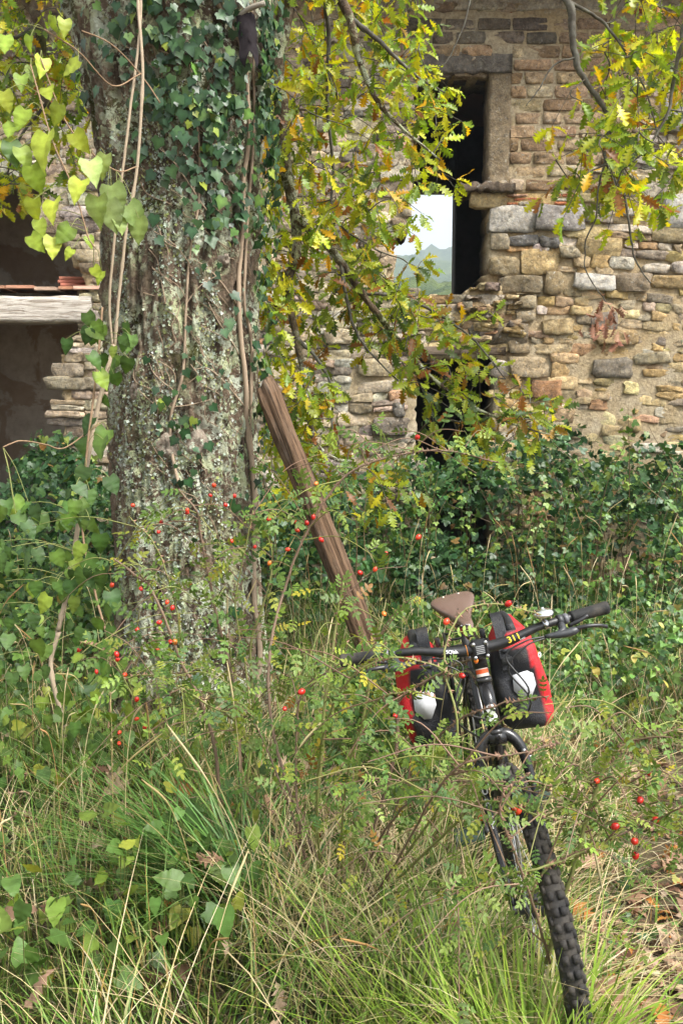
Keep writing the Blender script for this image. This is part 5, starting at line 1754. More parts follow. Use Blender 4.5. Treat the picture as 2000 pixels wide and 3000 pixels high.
G0 = [(3, (.055, .115, .018)), (2, (.09, .16, .022)), (1.5, (.035, .075, .016)), (.6, (.18, .19, .05))]  # blade roots, darkened: shade at the base put into the colour
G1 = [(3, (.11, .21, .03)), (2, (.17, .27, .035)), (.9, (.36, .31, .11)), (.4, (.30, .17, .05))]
D0 = [(2, (.32, .25, .12)), (2, (.42, .33, .17)), (1, (.24, .21, .07))]
D1 = [(2, (.60, .49, .29)), (2, (.50, .40, .21)), (1, (.68, .60, .42))]
def dg(x, y): return np.clip(1 - .93 * path_mask(x, y), 0, 1) * np.clip(.35 + .9 * noise3(np.stack([x * 1.8, y * 1.8, x * 0], -1)), 0, 1)
def dd(x, y): return np.clip(1 - .96 * path_mask(x, y), 0, 1) * np.clip(1.1 + x * .7, .4, 1.2) * (1 + 1.6 * np.exp(-(((x - .02) / .35) ** 2 + ((y - 2.75) / .6) ** 2))) * (1 - .93 * np.exp(-(((x + .55) / .5) ** 2 + ((y - 2.55) / .5) ** 2))) * np.clip(.15 + 1.2 * noise3(np.stack([x * 1.4, y * 1.4, x * 0 + 50], -1)), 0, 1)
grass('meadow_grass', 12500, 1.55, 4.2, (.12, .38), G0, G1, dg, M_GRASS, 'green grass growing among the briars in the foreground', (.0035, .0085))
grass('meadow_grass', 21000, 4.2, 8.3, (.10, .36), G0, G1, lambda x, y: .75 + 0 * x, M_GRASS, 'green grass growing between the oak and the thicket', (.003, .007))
grass('gap_shade_grass', 13000, 1.6, 4.3, (.05, .17), [(2, (.05, .045, .02)), (2, (.03, .055, .016)), (1, (.10, .075, .04))], [(2, (.09, .085, .03)), (2, (.055, .10, .024)), (1, (.20, .15, .08))], lambda x, y: 1 - .97 * path_mask(x, y), M_GRASS, 'short dark blades added close to the soil to deepen shade in the grass', (.004, .010), (.6, 2.2), (.2, .8), 3)  # low dark layer added to deepen the shade between the blades
grass('dry_grass', 9800, 1.55, 4.2, (.16, .50), D0, D1, dd, M_STRAW, 'straw-coloured dry grass tangled among the briars', (.0020, .0055), (.3, 1.4), (.1, .7), 6)
grass('dry_grass', 7000, 4.0, 8.0, (.16, .50), D0, D1, lambda x, y: np.clip(1.2 * noise3(np.stack([x * 1.1, y * 1.1, x * 0 + 8], -1)), 0, 1), M_STRAW, 'straw-coloured dry grass standing beyond the bicycle', (.002, .005), (.2, .9), (.0, .5), 5)

# tall seed stalks
def stalks(name, pts, label):
    b = MB()
    for (x, y, h, ln, az) in pts:
        s = spline([[x, y, float(ground_z(x, y))], [x + .15 * ln * cos(az), y + .15 * ln * sin(az), h * .55], [x + .5 * ln * cos(az), y + .5 * ln * sin(az), h * .86], [x + ln * cos(az), y + ln * sin(az), h * RNG.uniform(.9, 1.12)]], 6)
        c = pick([(1, (.50, .41, .23)), (1, (.42, .33, .15)), (.5, (.36, .22, .09))], 1)[0]
        b.tube(s, np.interp(np.linspace(0, 1, len(s)), [0, .7, .75, .95, 1], [.0014, .0011, .0034, .0030, .001]), 5, c, cap=False)
    return tag(b.build(name, M_STRAW), label, 'grass', kind='stuff')
ps_ = []
for _ in range(100):
    x, y = field(1, 2.0, 4.2); x, y = float(x[0]), float(y[0])
    if path_mask(np.array([x]), np.array([y]))[0] > .5: continue
    ps_.append((x, y, RNG.uniform(.35, .75), RNG.uniform(.05, .35), RNG.uniform(0, 2 * pi)))
for _ in range(150):
    x, y = field(1, 4.2, 7.6); x, y = float(x[0]), float(y[0])
    if BTRUNK(x, y): continue
    ps_.append((x, y, RNG.uniform(.4, .95), RNG.uniform(.03, .3), RNG.uniform(0, 2 * pi)))
stalks('seed_stalks', ps_, 'tall thin straw stalks with seed heads rising above the grass')

def tuft(px, py, Y, n, L, pal0, pal1, label, az0=None, spread=.10, wr=(.004, .008), leanr=(.3, 1.2), azs=.8):
    c = P(px, py, Y)
    t_ = np.array([c[0], Y, 0])
    r = np.abs(RNG.normal(0, spread, n)); a = RNG.uniform(0, 2 * pi, n)
    x = t_[0] + r * np.cos(a); y = Y + r * np.sin(a)
    base = np.stack([x, y, ground_z(x, y) - .01], -1)
    az = a + RNG.normal(0, .5, n) if az0 is None else az0 + RNG.normal(0, azs, n)
    h = RNG.uniform(L * .6, L, n)
    V, F, C = blades(base, h, RNG.uniform(*leanr, n), RNG.uniform(*wr, n), az, RNG.uniform(.1, .45, n), pick(pal0, n), pick(pal1, n), 7, RNG.normal(0, .4, n))
    o = link('grass_tuft', mesh_np('grass_tuft', V - t_, F, C, M_GRASS))
    o.location = t_
    tag(o, label, 'grass', 'broad-bladed grass tufts')
DK0 = [(2, (.040, .10, .024)), (2, (.06, .13, .028))]; DK1 = [(3, (.085, .19, .035)), (1, (.15, .23, .05)), (.4, (.30, .20, .09))]
BR0 = [(2, (.10, .20, .02)), (1, (.15, .25, .025))]; BR1 = [(3, (.22, .34, .035)), (2, (.30, .38, .05)), (1, (.48, .40, .18))]
tuft(690, 2600, 2.75, 330, .66, DK0, DK1, 'dark green arching grass tuft at the foot of the briars before the oak', radians(165), .16, (.006, .011), (.6, 1.6), .85)
tuft(560, 2760, 2.65, 70, .34, DK0, DK1, 'small dark grass tuft in front of the arching dark tuft', None, .10)
tuft(1300, 2950, 2.22, 240, .56, [(1, (.06, .13, .02)), (1, (.10, .18, .03))], [(2, (.15, .25, .035)), (1, (.30, .32, .10)), (.6, (.5, .42, .22))], 'mid-green grass tuft with straw tips left of the bicycle wheel', None, .10)
tuft(1560, 3090, 1.84, 420, .62, BR0, BR1, 'bright yellow-green grass tuft in front of the bicycle wheel', None, .12, (.005, .010), (.15, .7))
tuft(1735, 3100, 1.76, 170, .50, BR0, BR1, 'yellow-green grass tuft growing against the foot of the front tyre', None, .07, (.004, .008), (.1, .6))
tuft(1180, 3100, 2.02, 160, .50, BR0, BR1, 'light green grass tuft left of the bright yellow-green tuft', None, .08)
tuft(1680, 2420, 3.35, 130, .34, [(1, (.05, .11, .025))], [(2, (.11, .20, .04)), (1, (.17, .24, .05))], 'dense green grass tuft on the sandy track behind the wheel', None, .13, (.003, .006), (.1, .6))

# low herbs on the track and between the grass
def herbs():
    n = 7000
    x, y = field(n, 1.9, 7.0)
    d = np.clip(noise3(np.stack([x * 1.9, y * 1.9, x * 0 + 21], -1)) * 2.0 - .55, 0, 1) * (.5 + .5 * (x > .5))
    k = (RNG.random(n) < d) & ~BTRUNK(x, y)
    x, y = x[k], y[k]; n = len(x)
    T = np.stack([x, y, ground_z(x, y) + RNG.uniform(.005, .10, n)], -1)
    R = frames(norm(RNG.normal(0, 1, (n, 3)) * [1, 1, .3]), norm(RNG.normal(0, .45, (n, 3)) + [0, -.2, 1]))
    V, F, C = scatter(*BRAMBLE, R, RNG.uniform(.025, .055, n), T, pick([(3, (.07, .14, .03)), (2, (.11, .19, .04)), (1, (.05, .11, .045)), (.4, (.26, .26, .05))], n))
    tag(link('ground_herbs', mesh_np('ground_herbs', V, F, C, M_BRAMBLE)), 'low leafy green herbs spreading over the track', 'plants', kind='stuff')
herbs()

def broad_leaves():
    n = 1150
    px = RNG.uniform(-80, 780, n); Y = RNG.uniform(2.2, 4.25, n)
    x = (px - 1000) / FPX * Y * 1.06
    k = RNG.random(n) < np.clip(1.9 * noise3(np.stack([x * 2.2, Y * 2.2, x * 0 + 61], -1)) - .35, 0, 1)
    x, Y = x[k], Y[k]; n = len(x)
    T = np.stack([x, Y, ground_z(x, Y) + RNG.uniform(.06, .40, n)], -1)
    R = frames(norm(RNG.normal(0, .7, (n, 3)) + [0, -.4, -.35]), norm(RNG.normal(0, .35, (n, 3)) + [0, -.45, .85]))
    b = MB()
    for i in range(n):
        b.tube([[x[i] + RNG.normal(0, .02), Y[i] + .03, float(ground_z(x[i], Y[i]))], T[i]], .0015, 4, (.16, .19, .06), cap=False)
    V, F, C = scatter(*HEART[0], R, RNG.uniform(.035, .075, n), T, pick([(3, (.10, .19, .038)), (2, (.19, .28, .045)), (1, (.07, .14, .03)), (.5, (.30, .33, .05))], n))
    b.add(V, F, c=C)
    tag(b.build('broad_leaf_weeds', M_VINE), 'broad heart-shaped green leaves growing low among the foreground grass', 'weeds', kind='stuff')
broad_leaves()

# bramble thicket along the foot of the wall
def mass(name, label, cat, x, yb, z, size, pal, tmpl, hue=1.6, mat=None):
    n = len(x)
    T = np.stack([x, yb, z], -1)
    R = frames(norm(RNG.normal(0, .9, (n, 3)) + [0, -.45, -.3]), norm(RNG.normal(0, .55, (n, 3)) + [0, -.5, .8]))
    C = pick(pal, n, .22) * (.55 + .9 * noise3(np.stack([x * hue, yb * hue, z * hue], -1)))[:, None]
    k = RNG.integers(0, len(tmpl), n)
    b = MB()
    for i, tm in enumerate(tmpl):
        q = k == i
        V, F, Cc = scatter(*tm, R[q], size[q], T[q], C[q], None); b.add(V, F, c=Cc)
    tag(b.build(name, mat or M_BRAMBLE), label, cat, kind='stuff')

def thicket():
    n = 23000
    px = RNG.uniform(-250, 2250, n)
    top = np.interp(px, [-250, 0, 100, 200, 330, 740, 900, 1100, 1300, 1500, 1650, 1800, 2000, 2250], [1.0, .75, 1.15, 1.2, .95, .9, .92, .95, 1.10, 1.40, 1.42, 1.30, 1.5, 1.6])
    yb = RNG.uniform(6.5, 8.8, n)
    x = (px - 1000) / FPX * yb
    lump = noise3(np.stack([x * 1.5, yb * 1.5, x * 0], -1)); fine_ = noise3(np.stack([x * 5, yb * 5, x * 0 + 3], -1))
    front = np.clip((yb - 6.5 + .7 * (lump - .5)) / 1.5, .05, 1) ** .6
    hmax = top * front * (.55 + .50 * lump + .38 * fine_)
    z = hmax * (1 - np.abs(RNG.normal(0, .18, n)))
    z = np.where(RNG.random(n) < .35, hmax * RNG.random(n) ** .8, z)
    z = np.clip(z, .02, None)
    size = np.where(RNG.random(n) < .5, RNG.uniform(.045, .08, n), RNG.uniform(.08, .125, n))
    k = noise3(np.stack([x * 3.2, yb * 3.2, z * 3.2 + 40], -1)) > .36
    x, yb, z, size = x[k], yb[k], z[k], size[k]
    mass('bramble_thicket', 'dense dark green bramble thicket along the foot of the ruined wall', 'bramble', x, yb, z, size, [(3, (.026, .078, .024)), (3, (.042, .108, .030)), (1.4, (.075, .155, .035)), (.35, (.19, .25, .045)), (.12, (.25, .15, .05))], [BRAMBLE, BRAMBLE, (HEART[0][0] * .62, HEART[0][1])])
    b = MB(); tp = []
    for _ in range(90):
        pxs = RNG.uniform(760, 2080); Y = RNG.uniform(6.7, 8.3)
        xs = (pxs - 1000) / FPX * Y; h = RNG.uniform(.7, 1.75)
        s = spline([[xs, Y, .1], [xs + RNG.normal(0, .06), Y - .05, h * .6], [xs + RNG.normal(0, .22), Y - .12, h * RNG.uniform(.85, 1)]], 8)
        b.tube(s, np.linspace(.005, .002, len(s)), 5, pick([(1, (.14, .09, .05)), (1, (.22, .17, .09))], 1)[0], cap=False)
        if RNG.random() < .7:
            for q in s[5:]:
                for _2 in range(2): tp.append(q + RNG.normal(0, .025, 3))
    tp = np.array(tp); n = len(tp)
    V, F, C = scatter(*BRAMBLE, frames(norm(RNG.normal(0, 1, (n, 3)) + [0, -.3, -.2]), norm(RNG.normal(0, .4, (n, 3)) + [0, -.3, .8])), RNG.uniform(.045, .085, n), tp, pick([(2, (.08, .16, .03)), (1, (.17, .25, .04))], n))
    b.add(V, F, c=C)
    tag(b.build('bramble_shoots', M_BRAMBLE), 'thin leafy shoots rising out of the bramble thicket', 'bramble', kind='stuff')
    # lighter weeds in front, and the bushes left of the oak
    n = 15000
    px = np.concatenate([RNG.uniform(700, 2250, 2 * n // 3), RNG.uniform(-250, 420, n - 2 * n // 3)])
    yb = np.where(px > 600, RNG.uniform(4.3, 7.0, n), RNG.uniform(4.3, 7.3, n))
    x = (px - 1000) / FPX * yb
    nz = noise3(np.stack([x * 1.9, yb * 1.9, x * 0 + 77], -1))
    hm = np.where(px > 600, .20 + .14 * np.clip((yb - 5) / 2, 0, 1) + .30 * np.clip((px - 1650) / 350, 0, 1), .62) * np.clip(2.3 * nz - .45, .06, 1.5)
    z = hm * RNG.random(n) ** .6 + .015
    k = (path_mask(x, yb) < .4) & (RNG.random(n) < np.clip(2.2 * nz - .3, .1, 1)) & ~BTRUNK(x, yb)
    mass('weeds', 'lighter green leafy weeds in front of the bramble thicket', 'weeds', x[k], yb[k], z[k], RNG.uniform(.035, .085, k.sum()), [(3, (.065, .14, .028)), (2, (.11, .20, .035)), (1.5, (.04, .10, .025)), (.5, (.22, .28, .045)), (.2, (.34, .30, .07))], [BRAMBLE, (OVATE[0] * .7, OVATE[1]), (HEART[1][0] * .6, HEART[1][1])], 2.5)
thicket()
def post_weeds():
    n = 1500
    x = RNG.normal(.16, .20, n); y = RNG.uniform(3.35, 4.0, n)
    z = RNG.random(n) ** .7 * .62 * np.exp(-((x - .16) / .42) ** 2) + .02
    mass('tall_weeds', 'leafy green weeds hiding the lower end of the leaning post', 'weeds', x, y, z, RNG.uniform(.03, .065, n), [(3, (.065, .14, .028)), (2, (.11, .20, .035)), (1.2, (.20, .27, .045)), (.3, (.34, .30, .06))], [BRAMBLE, ROSE, (OVATE[0] * .7, OVATE[1])], 3)
post_weeds()

# ------------------------------------------------------------------ dog roses
M_CANE = plain_mat('rose_cane', .6, .35, 0, .45, 28, .4, 200, (.17, .11, .08))
M_HIP = plain_mat('rose_hip', .22, .6, 0, .2, 120, gcol=(.35, .03, .01))
def hip_template():
    b = MB(); b.lathe([(0, 0), (.22, .06), (.42, .28), (.5, .58), (.44, .92), (.28, 1.16), (.12, 1.24), (0, 1.25)], 12, (1, 1, 1))
    b.lathe([(.02, 1.22), (.14, 1.24), (.20, 1.36), (.05, 1.30)], 7, (.10, .05, .03))
    return b
HIPM = hip_template().mesh('rose_hip', M_HIP, True)
ROSEM = mesh_np('rose_leaf', *ROSE, None, M_ROSELEAF)
PAL_ROSE = [(4, (.11, .19, .035)), (3, (.17, .25, .04)), (1.4, (.25, .29, .04)), (.35, (.38, .33, .03)), (1.8, (.07, .14, .035)), (.06, (.34, .17, .04))]

def bare(p):
    """the saddle, the bell side of the handlebar and the tyre stand clear of the briars"""
    a, b, _ = proj(np.asarray(p))
    return ((a > 1270) & (a < 1430) & (b > 1690) & (b < 1850)) | ((a > 1430) & (a < 1800) & (b > 1770) & (b < 2040)) | ((a > 1600) & (a < 1720) & (b > 2600)) | ((a > 1780) & (b > 2560)) | ((a > 1420) & (a < 1700) & (b > 2120) & (b < 2700) & (RNG.random(np.shape(a)) < .15)) | ((a > 1180) & (a < 1370) & (b > 1850) & (b < 2130) & (RNG.random(np.shape(a)) < .55))

def rose_bush(label, root_px, root_Y, canes, hips, n_leaf, n_sub):
    rb_ = P(*root_px, root_Y); rt = np.array([rb_[0], root_Y, 0.0])
    bush = thing('rose_bush', label, 'rose bush', rt, 'dog rose bushes with red hips')
    paths = []
    for q, r in canes:
        pts = [P(*v) for v in q]
        s = spline(pts, 9)
        s = s + np.cumsum(RNG.normal(0, .0012, s.shape), 0)
        paths.append((s, r))
        b = MB()
        colr = (np.array((.17, .19, .05)) if RNG.random() < .6 else np.array((.17, .115, .075)))
        b.tube(s, np.linspace(r, r * .45, len(s)), 7, colr)
        for k in range(len(s) * 2):      # thorns
            i = RNG.integers(0, len(s) - 1); c0 = s[i] + (s[i + 1] - s[i]) * RNG.random()
            d = norm(np.cross(s[i + 1] - s[i], RNG.normal(0, 1, 3)))
            tg = norm(s[i + 1] - s[i])
            L = RNG.uniform(.005, .009) * min(1.3, .5 + r / .006)
            b.add([c0 + tg * .004, c0 - tg * .004, c0 + np.cross(d, tg) * .0015, c0 + d * (L + r) - tg * .003], T=[[0, 1, 3], [1, 2, 3], [2, 0, 3]], c=(.30, .17, .11))
        b.build('cane', M_CANE, bush, False, off=rt)
    # side shoots
    net_ = np.concatenate([s for s, r in paths])
    subs = MB(); sp = []
    for k in range(n_sub):
        a = net_[RNG.integers(0, len(net_))]
        if a[2] < .18: continue
        d = norm(RNG.normal(0, 1, 3) * [1.1, .7, .55] + [0, 0, .12])
        L = RNG.uniform(.10, .38)
        s = spline([a, a + d * L * .5 + [0, 0, .03], a + d * L + [0, 0, -.05 * RNG.random()]], 5)
        if s[:, 2].min() < .05 or bare(s).any(): continue
        sp.append(s)
        subs.tube(s, np.linspace(.0022, .0010, len(s)), 4, pick([(1, (.18, .20, .05)), (1, (.18, .11, .07))], 1)[0], cap=False)
    lp = []
    cand = np.concatenate([s[3:] for s in sp] + [s[len(s) // 4:] for s, r in paths])
    dirs = np.concatenate([np.gradient(s, axis=0)[3:] for s in sp] + [np.gradient(s, axis=0)[len(s) // 4:] for s, r in paths])
    ok = ~bare(cand) | (RNG.random(len(cand)) < .08); cand, dirs = cand[ok], dirs[ok]
    ix = RNG.choice(len(cand), n_leaf, replace=n_leaf > len(cand))
    Tt = cand[ix] + RNG.normal(0, .004, (n_leaf, 3))
    R = frames(norm(norm(dirs[ix]) * .5 + norm(RNG.normal(0, 1, (n_leaf, 3))) + [0, 0, -.15]), norm(RNG.normal(0, .45, (n_leaf, 3)) + [0, -.5, .75]))
    S = RNG.uniform(.045, .082, n_leaf) * np.clip(Tt[:, 1] / 2.9, .62, 1.1); C = pick(PAL_ROSE, n_leaf, .16)
    o_ = np.argsort(-S / Tt[:, 1])
    for i in o_[:300]:
        o = link('leaf', ROSEM, bush, C[i]); o.matrix_local = matrix(R[i], S[i], Tt[i] - rt)
    if n_leaf > 300:
        V, F, C2 = scatter(*ROSE, R[o_[300:]], S[o_[300:]], Tt[o_[300:]], C[o_[300:]])
        tag(link('small_leaves', mesh_np('small_leaves', V - rt, F, C2, M_ROSELEAF), bush), kind='stuff')
    allp_ = np.concatenate([s for s in sp] + [s for s, r in paths])
    for (a, b_) in hips:
        # hang each hip at the depth of the nearest shoot in view
        qx, qy, _ = proj(allp_)
        j = int(np.argmin((qx - a) ** 2 + (qy - b_) ** 2))
        c0 = P(a, b_, allp_[j][1] - .01)
        s_ = RNG.uniform(.013, .0175)
        f = norm(RNG.normal(0, .7, 3) + [0, -.1, -.4]); u_ = norm(np.cross(f, RNG.normal(0, 1, 3))); v_ = np.cross(f, u_)
        Rm = np.stack([u_, v_, f], -1)
        col = pick([(5, (.52, .018, .012)), (2, (.60, .05, .015)), (.6, (.62, .16, .02))], 1, .1)[0]
        o = link('hip', HIPM, bush, col); o.matrix_local = matrix(Rm, s_, c0 - f * s_ * .6 - rt)
        subs.tube(spline([allp_[j], (allp_[j] + c0) / 2 + [0, 0, .01], c0 - f * s_ * .55], 3), .0011, 4, (.20, .14, .05), cap=False)
    tag(subs.build('shoots', M_CANE, bush, off=rt), kind='stuff')

def z7(L): return [(x * .638, 1500 + y * .638) for x, y in L]
H_TREE = z7([(740, 47), (728, 92), (860, 3), (1064, 133), (1170, 160), (515, 336), (648, 353), (872, 328), (768, 414), (792, 440), (732, 507), (630, 540), (782, 596), (804, 596), (722, 631), (363, 633), (536, 653), (540, 677), (444, 733), (574, 747), (629, 860), (629, 950), (665, 988), (550, 1012), (548, 1062)]) + [(x * .638, 700 + y * .638) for x, y in [(982, 1131), (966, 1178), (1077, 1180), (1036, 1222), (610, 1224), (860, 1245)]] + [(604, 2635)]
H_MID = z7([(1233, 32), (1352, 43), (1364, 83), (1408, 50), (1437, 22), (1320, 172), (1237, 234), (1474, 127), (1385, 825), (1307, 903)]) + [(x * .638, 700 + y * .638) for x, y in [(1451, 1123)]] + [(950 + x * .574, 1650 + y * .574) for x, y in [(258, 31), (182, 49), (303, 258), (621, 299), (937, 207), (773, 497), (700, 574), (360, 779)]] + [(1222, 1281), (1225, 1573), (1129, 1622), (997, 2631), (947, 2665)]
H_RIGHT = [(1250 + x * .478, 2100 + y * .478) for x, y in [(1364, 347), (1041, 394), (1305, 510), (1397, 631), (1152, 671), (1271, 763), (1276, 852), (533, 559), (560, 573), (335, 619)]]
rose_bush('dog rose with red hips and pale canes growing in front of the oak trunk', (660, 2620), 3.1, [
    ([(690, 2560, 3.15), (705, 2300, 3.2), (690, 2030, 3.25), (650, 1880, 3.3), (615, 1720, 3.3), (592, 1600, 3.3), (575, 1510, 3.3), (520, 1440, 3.3)], .0075),
    ([(660, 2560, 3.05), (630, 2230, 3.05), (590, 2080, 3.05), (520, 1930, 3.05), (440, 1740, 3.05), (380, 1680, 3.05), (320, 1640, 3.05)], .0072),
    ([(640, 2600, 3.0), (520, 2300, 3.0), (420, 2100, 3.0), (330, 1930, 3.0), (240, 1880, 3.0)], .0050),
    ([(690, 2560, 3.15), (740, 2150, 3.2), (735, 1900, 3.25), (770, 1790, 3.25), (800, 1640, 3.3), (760, 1520, 3.3)], .0060),
    ([(650, 2580, 3.1), (560, 2260, 3.1), (540, 1900, 3.15), (480, 1620, 3.15), (400, 1520, 3.15)], .0040),
    ([(700, 2560, 3.1), (760, 2300, 3.0), (700, 2130, 3.0), (600, 2060, 3.0), (460, 1990, 3.0), (370, 2000, 3.0)], .0045),
    ([(680, 2560, 3.1), (745, 2330, 3.1), (720, 1960, 3.2), (690, 1760, 3.2), (730, 1560, 3.2), (745, 1480, 3.2)], .0040)], H_TREE, 430, 120)
rose_bush('tall dog rose with green thorny canes arching over the bicycle handlebar', (1030, 2720), 2.75, [
    ([(960, 2720, 2.75), (930, 2480, 2.75), (945, 2250, 2.78), (955, 2020, 2.8), (985, 1800, 2.85), (1000, 1700, 2.85)], .0080),
    ([(1040, 2720, 2.75), (1045, 2500, 2.75), (1040, 2330, 2.78), (1055, 2150, 2.8), (1080, 1960, 2.8), (1010, 1880, 2.8)], .0075),
    ([(1060, 2720, 2.7), (1075, 2520, 2.7), (1120, 2330, 2.7), (1155, 2200, 2.7), (1165, 2060, 2.7), (1230, 2000, 2.65), (1300, 1960, 2.6), (1370, 1930, 2.45)], .0070),
    ([(1000, 2700, 2.8), (820, 2250, 2.9), (780, 1950, 3.0), (830, 1720, 3.1), (905, 1540, 3.1), (1000, 1400, 3.1), (1130, 1335, 3.1), (1290, 1310, 3.1), (1460, 1345, 3.1)], .0060),
    ([(1060, 2680, 2.7), (1290, 2350, 2.3), (1340, 2150, 2.2), (1300, 1950, 2.25), (1330, 1830, 2.3), (1400, 1770, 2.35), (1500, 1770, 2.4), (1600, 1800, 2.45)], .0038),
    ([(1000, 2680, 2.75), (1120, 2450, 2.5), (1230, 2330, 2.3), (1350, 2290, 2.15), (1480, 2280, 2.05)], .0045),
    ([(1060, 2680, 2.7), (1300, 2450, 2.2), (1420, 2350, 2.05), (1560, 2370, 1.95), (1700, 2400, 1.95)], .0042),
    ([(950, 2720, 2.75), (880, 2450, 2.8), (870, 2200, 2.85), (900, 2020, 2.85), (1010, 1960, 2.8), (1140, 1890, 2.7)], .0045),
    ([(1040, 2700, 2.7), (1180, 2300, 2.5), (1260, 2170, 2.4), (1360, 2090, 2.3), (1470, 2050, 2.25), (1600, 2030, 2.2)], .0040),
    ([(1060, 2720, 2.7), (1140, 2620, 2.4), (1300, 2600, 2.2), (1420, 2580, 2.1), (1530, 2600, 2.05)], .0045),
    ([(940, 2700, 2.8), (860, 2400, 2.9), (760, 2150, 3.0), (700, 2080, 3.0)], .0040),
    ([(960, 2700, 2.7), (930, 2350, 2.5), (950, 2120, 2.35), (1020, 1990, 2.28), (1120, 1930, 2.25), (1240, 1935, 2.25), (1330, 1980, 2.25)], .0040),
    ([(1000, 2700, 2.7), (1010, 2300, 2.4), (1080, 2080, 2.25), (1180, 2030, 2.2), (1290, 2060, 2.2)], .0036),
    ([(1060, 2690, 2.7), (1180, 2480, 2.2), (1290, 2300, 1.95), (1400, 2230, 1.9), (1540, 2210, 1.88), (1660, 2190, 1.88)], .0036)], H_MID, 720, 230)
rose_bush('dog rose with thick thorny cane and red hips crossing the bicycle wheel', (1590, 2900), 2.0, [
    ([(1600, 2820, 2.02), (1640, 2650, 2.0), (1700, 2480, 2.0), (1745, 2330, 2.0), (1790, 2220, 2.0), (1860, 2160, 2.0), (1960, 2150, 2.0)], .0062),
    ([(1640, 2650, 2.0), (1560, 2640, 1.98), (1600, 2540, 1.98), (1720, 2480, 1.99), (1850, 2410, 2.0), (1930, 2400, 2.0)], .0032),
    ([(1640, 2700, 2.0), (1720, 2740, 1.98), (1850, 2770, 1.97), (2000, 2790, 1.97)], .0030),
    ([(1790, 2250, 2.0), (1880, 2340, 2.0), (1960, 2430, 2.0), (2040, 2450, 2.0)], .0030),
    ([(1740, 2490, 2.0), (1600, 2540, 1.95), (1500, 2570, 1.95), (1420, 2600, 1.95), (1310, 2620, 1.95)], .0034),
    ([(1610, 2820, 2.0), (1560, 2640, 1.9), (1500, 2480, 1.85), (1460, 2380, 1.85), (1480, 2290, 1.85), (1560, 2240, 1.85)], .0034),
    ([(1760, 2300, 2.0), (1680, 2290, 2.0), (1600, 2320, 2.0), (1530, 2370, 2.0), (1430, 2420, 2.0)], .0026)], H_RIGHT, 420, 120)

# ------------------------------------------------------------------ fallen oak leaves
FM = []
for k in range(3):
    V, F = oak_leaf(k + 5)
    V = V.copy(); V[:, 0] *= 1.25
    V[:, 2] += .35 * V[:, 0] ** 2 * 4 * (1 if k else -.6) + .12 * np.sin(V[:, 1] * 5)
    V[:, 2] -= V[:, 2].min()
    FM.append(mesh_np('fallen_leaf', V, F, None, M_DEADLEAF))
FPAL = [('pale tan', 3, (.36, .26, .18)), ('mid-brown', 3.4, (.28, .17, .11)), ('dark brown', 2, (.15, .08, .05)), ('orange-brown', 1.4, (.36, .15, .04))]
FW = np.array([q[1] for q in FPAL]); FW = FW / FW.sum()
nf = 0
def fallen(x, y, zoff, label, group, tilt=.25):
    s = RNG.uniform(.075, .125)
    f = norm(np.array([RNG.normal(), RNG.normal(), RNG.normal(0, tilt * .5)])); n_ = norm(np.array([RNG.normal(0, tilt), RNG.normal(0, tilt), 1]))
    hue, _w, fc = FPAL[RNG.choice(len(FPAL), p=FW)]
    o = link('fallen_leaf', FM[RNG.integers(0, 3)], None, pick([(1, fc)], 1, .09)[0])
    o.matrix_world = matrix(frames(f, n_), s, (x, y, float(ground_z(x, y)) + zoff))
    tag(o, hue + ' ' + label, 'leaf', hue + ' ' + group)
for _ in range(190):
    y = 2.1 + 2.5 * RNG.random() ** 1.5; x = RNG.uniform(.72, .45 + y * .40)
    fallen(x, y, .006, 'fallen oak leaf lying dry on the sandy track', 'fallen oak leaves on the sandy track')
for _ in range(170):
    x, y = field(1, 1.9, 3.9); x, y = float(x[0]), float(y[0])
    if path_mask(np.array([x]), np.array([y]))[0] > .3: continue
    fallen(x, y, RNG.uniform(.06, .24), 'fallen oak leaf caught dry in the grass', 'fallen oak leaves caught in the grass', .7)
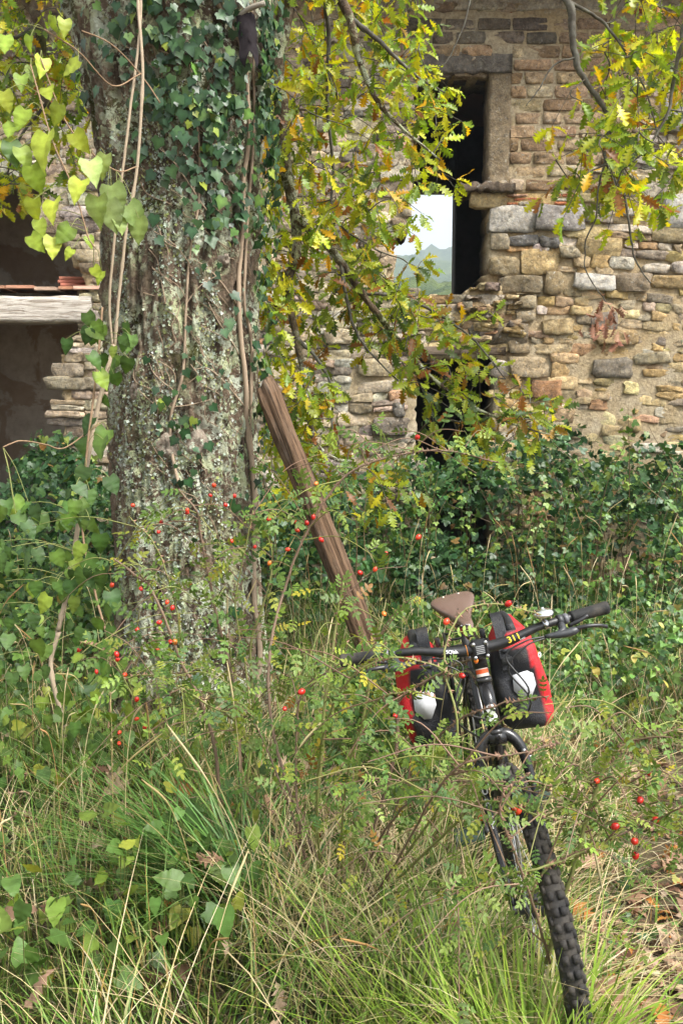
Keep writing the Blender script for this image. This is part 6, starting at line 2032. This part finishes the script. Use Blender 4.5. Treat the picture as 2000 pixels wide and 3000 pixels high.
def litter():
    n = 1500
    x, y = field(n, 1.6, 6.5)
    T = np.stack([x, y, ground_z(x, y) + .004 + RNG.uniform(0, .02, n)], -1)
    R = frames(norm(RNG.normal(0, 1, (n, 3)) * [1, 1, .15]), norm(RNG.normal(0, .25, (n, 3)) + [0, 0, 1]))
    V, F, C = scatter(*OAK[1], R, RNG.uniform(.05, .10, n), T, pick([(3, (.25, .16, .10)), (2, (.36, .26, .18)), (2, (.17, .10, .06)), (.6, (.36, .15, .04))], n, .2))
    tag(link('leaf_litter', mesh_np('leaf_litter', V, F, C, M_DEADLEAF)), 'brown leaf litter covering the ground under the grass', 'leaf litter', kind='stuff')
litter()
def track_litter():
    n = 900
    y = 2.0 + 2.7 * RNG.random(n) ** 1.4; x = RNG.uniform(.62, .5 + y * .42)
    k = path_mask(x, y) > .15
    x, y = x[k], y[k]; n = len(x)
    T = np.stack([x, y, ground_z(x, y) + .004 + RNG.uniform(0, .012, n)], -1)
    R = frames(norm(RNG.normal(0, 1, (n, 3)) * [1, 1, .12]), norm(RNG.normal(0, .22, (n, 3)) + [0, 0, 1]))
    V, F, C = scatter(*OAK[0], R, RNG.uniform(.04, .09, n), T, pick([(3, (.27, .17, .11)), (2, (.38, .28, .20)), (2, (.18, .105, .065)), (.6, (.36, .15, .04))], n, .2))
    tag(link('leaf_litter', mesh_np('leaf_litter', V, F, C, M_DEADLEAF)), 'small broken brown leaves strewn over the sandy track', 'leaf litter', kind='stuff')
track_litter()
# ------------------------------------------------------------------ air between the house and the far hills
def haze():
    m, n, out = mat_new('thin_haze')
    v = n.nodes.new('ShaderNodeVolumePrincipled')
    v.inputs['Color'].default_value = (.74, .87, 1.0, 1)
    v.inputs['Density'].default_value = .0008
    v.inputs['Anisotropy'].default_value = .2
    n.links.new(v.outputs[0], out.inputs['Volume'])
    b = MB().box((-2800, -450, -4), (2800, 2900, 250))
    o = b.build('haze', m)
    tag(o, 'pale bluish haze in the air before the far hills', 'haze', kind='stuff')
haze()
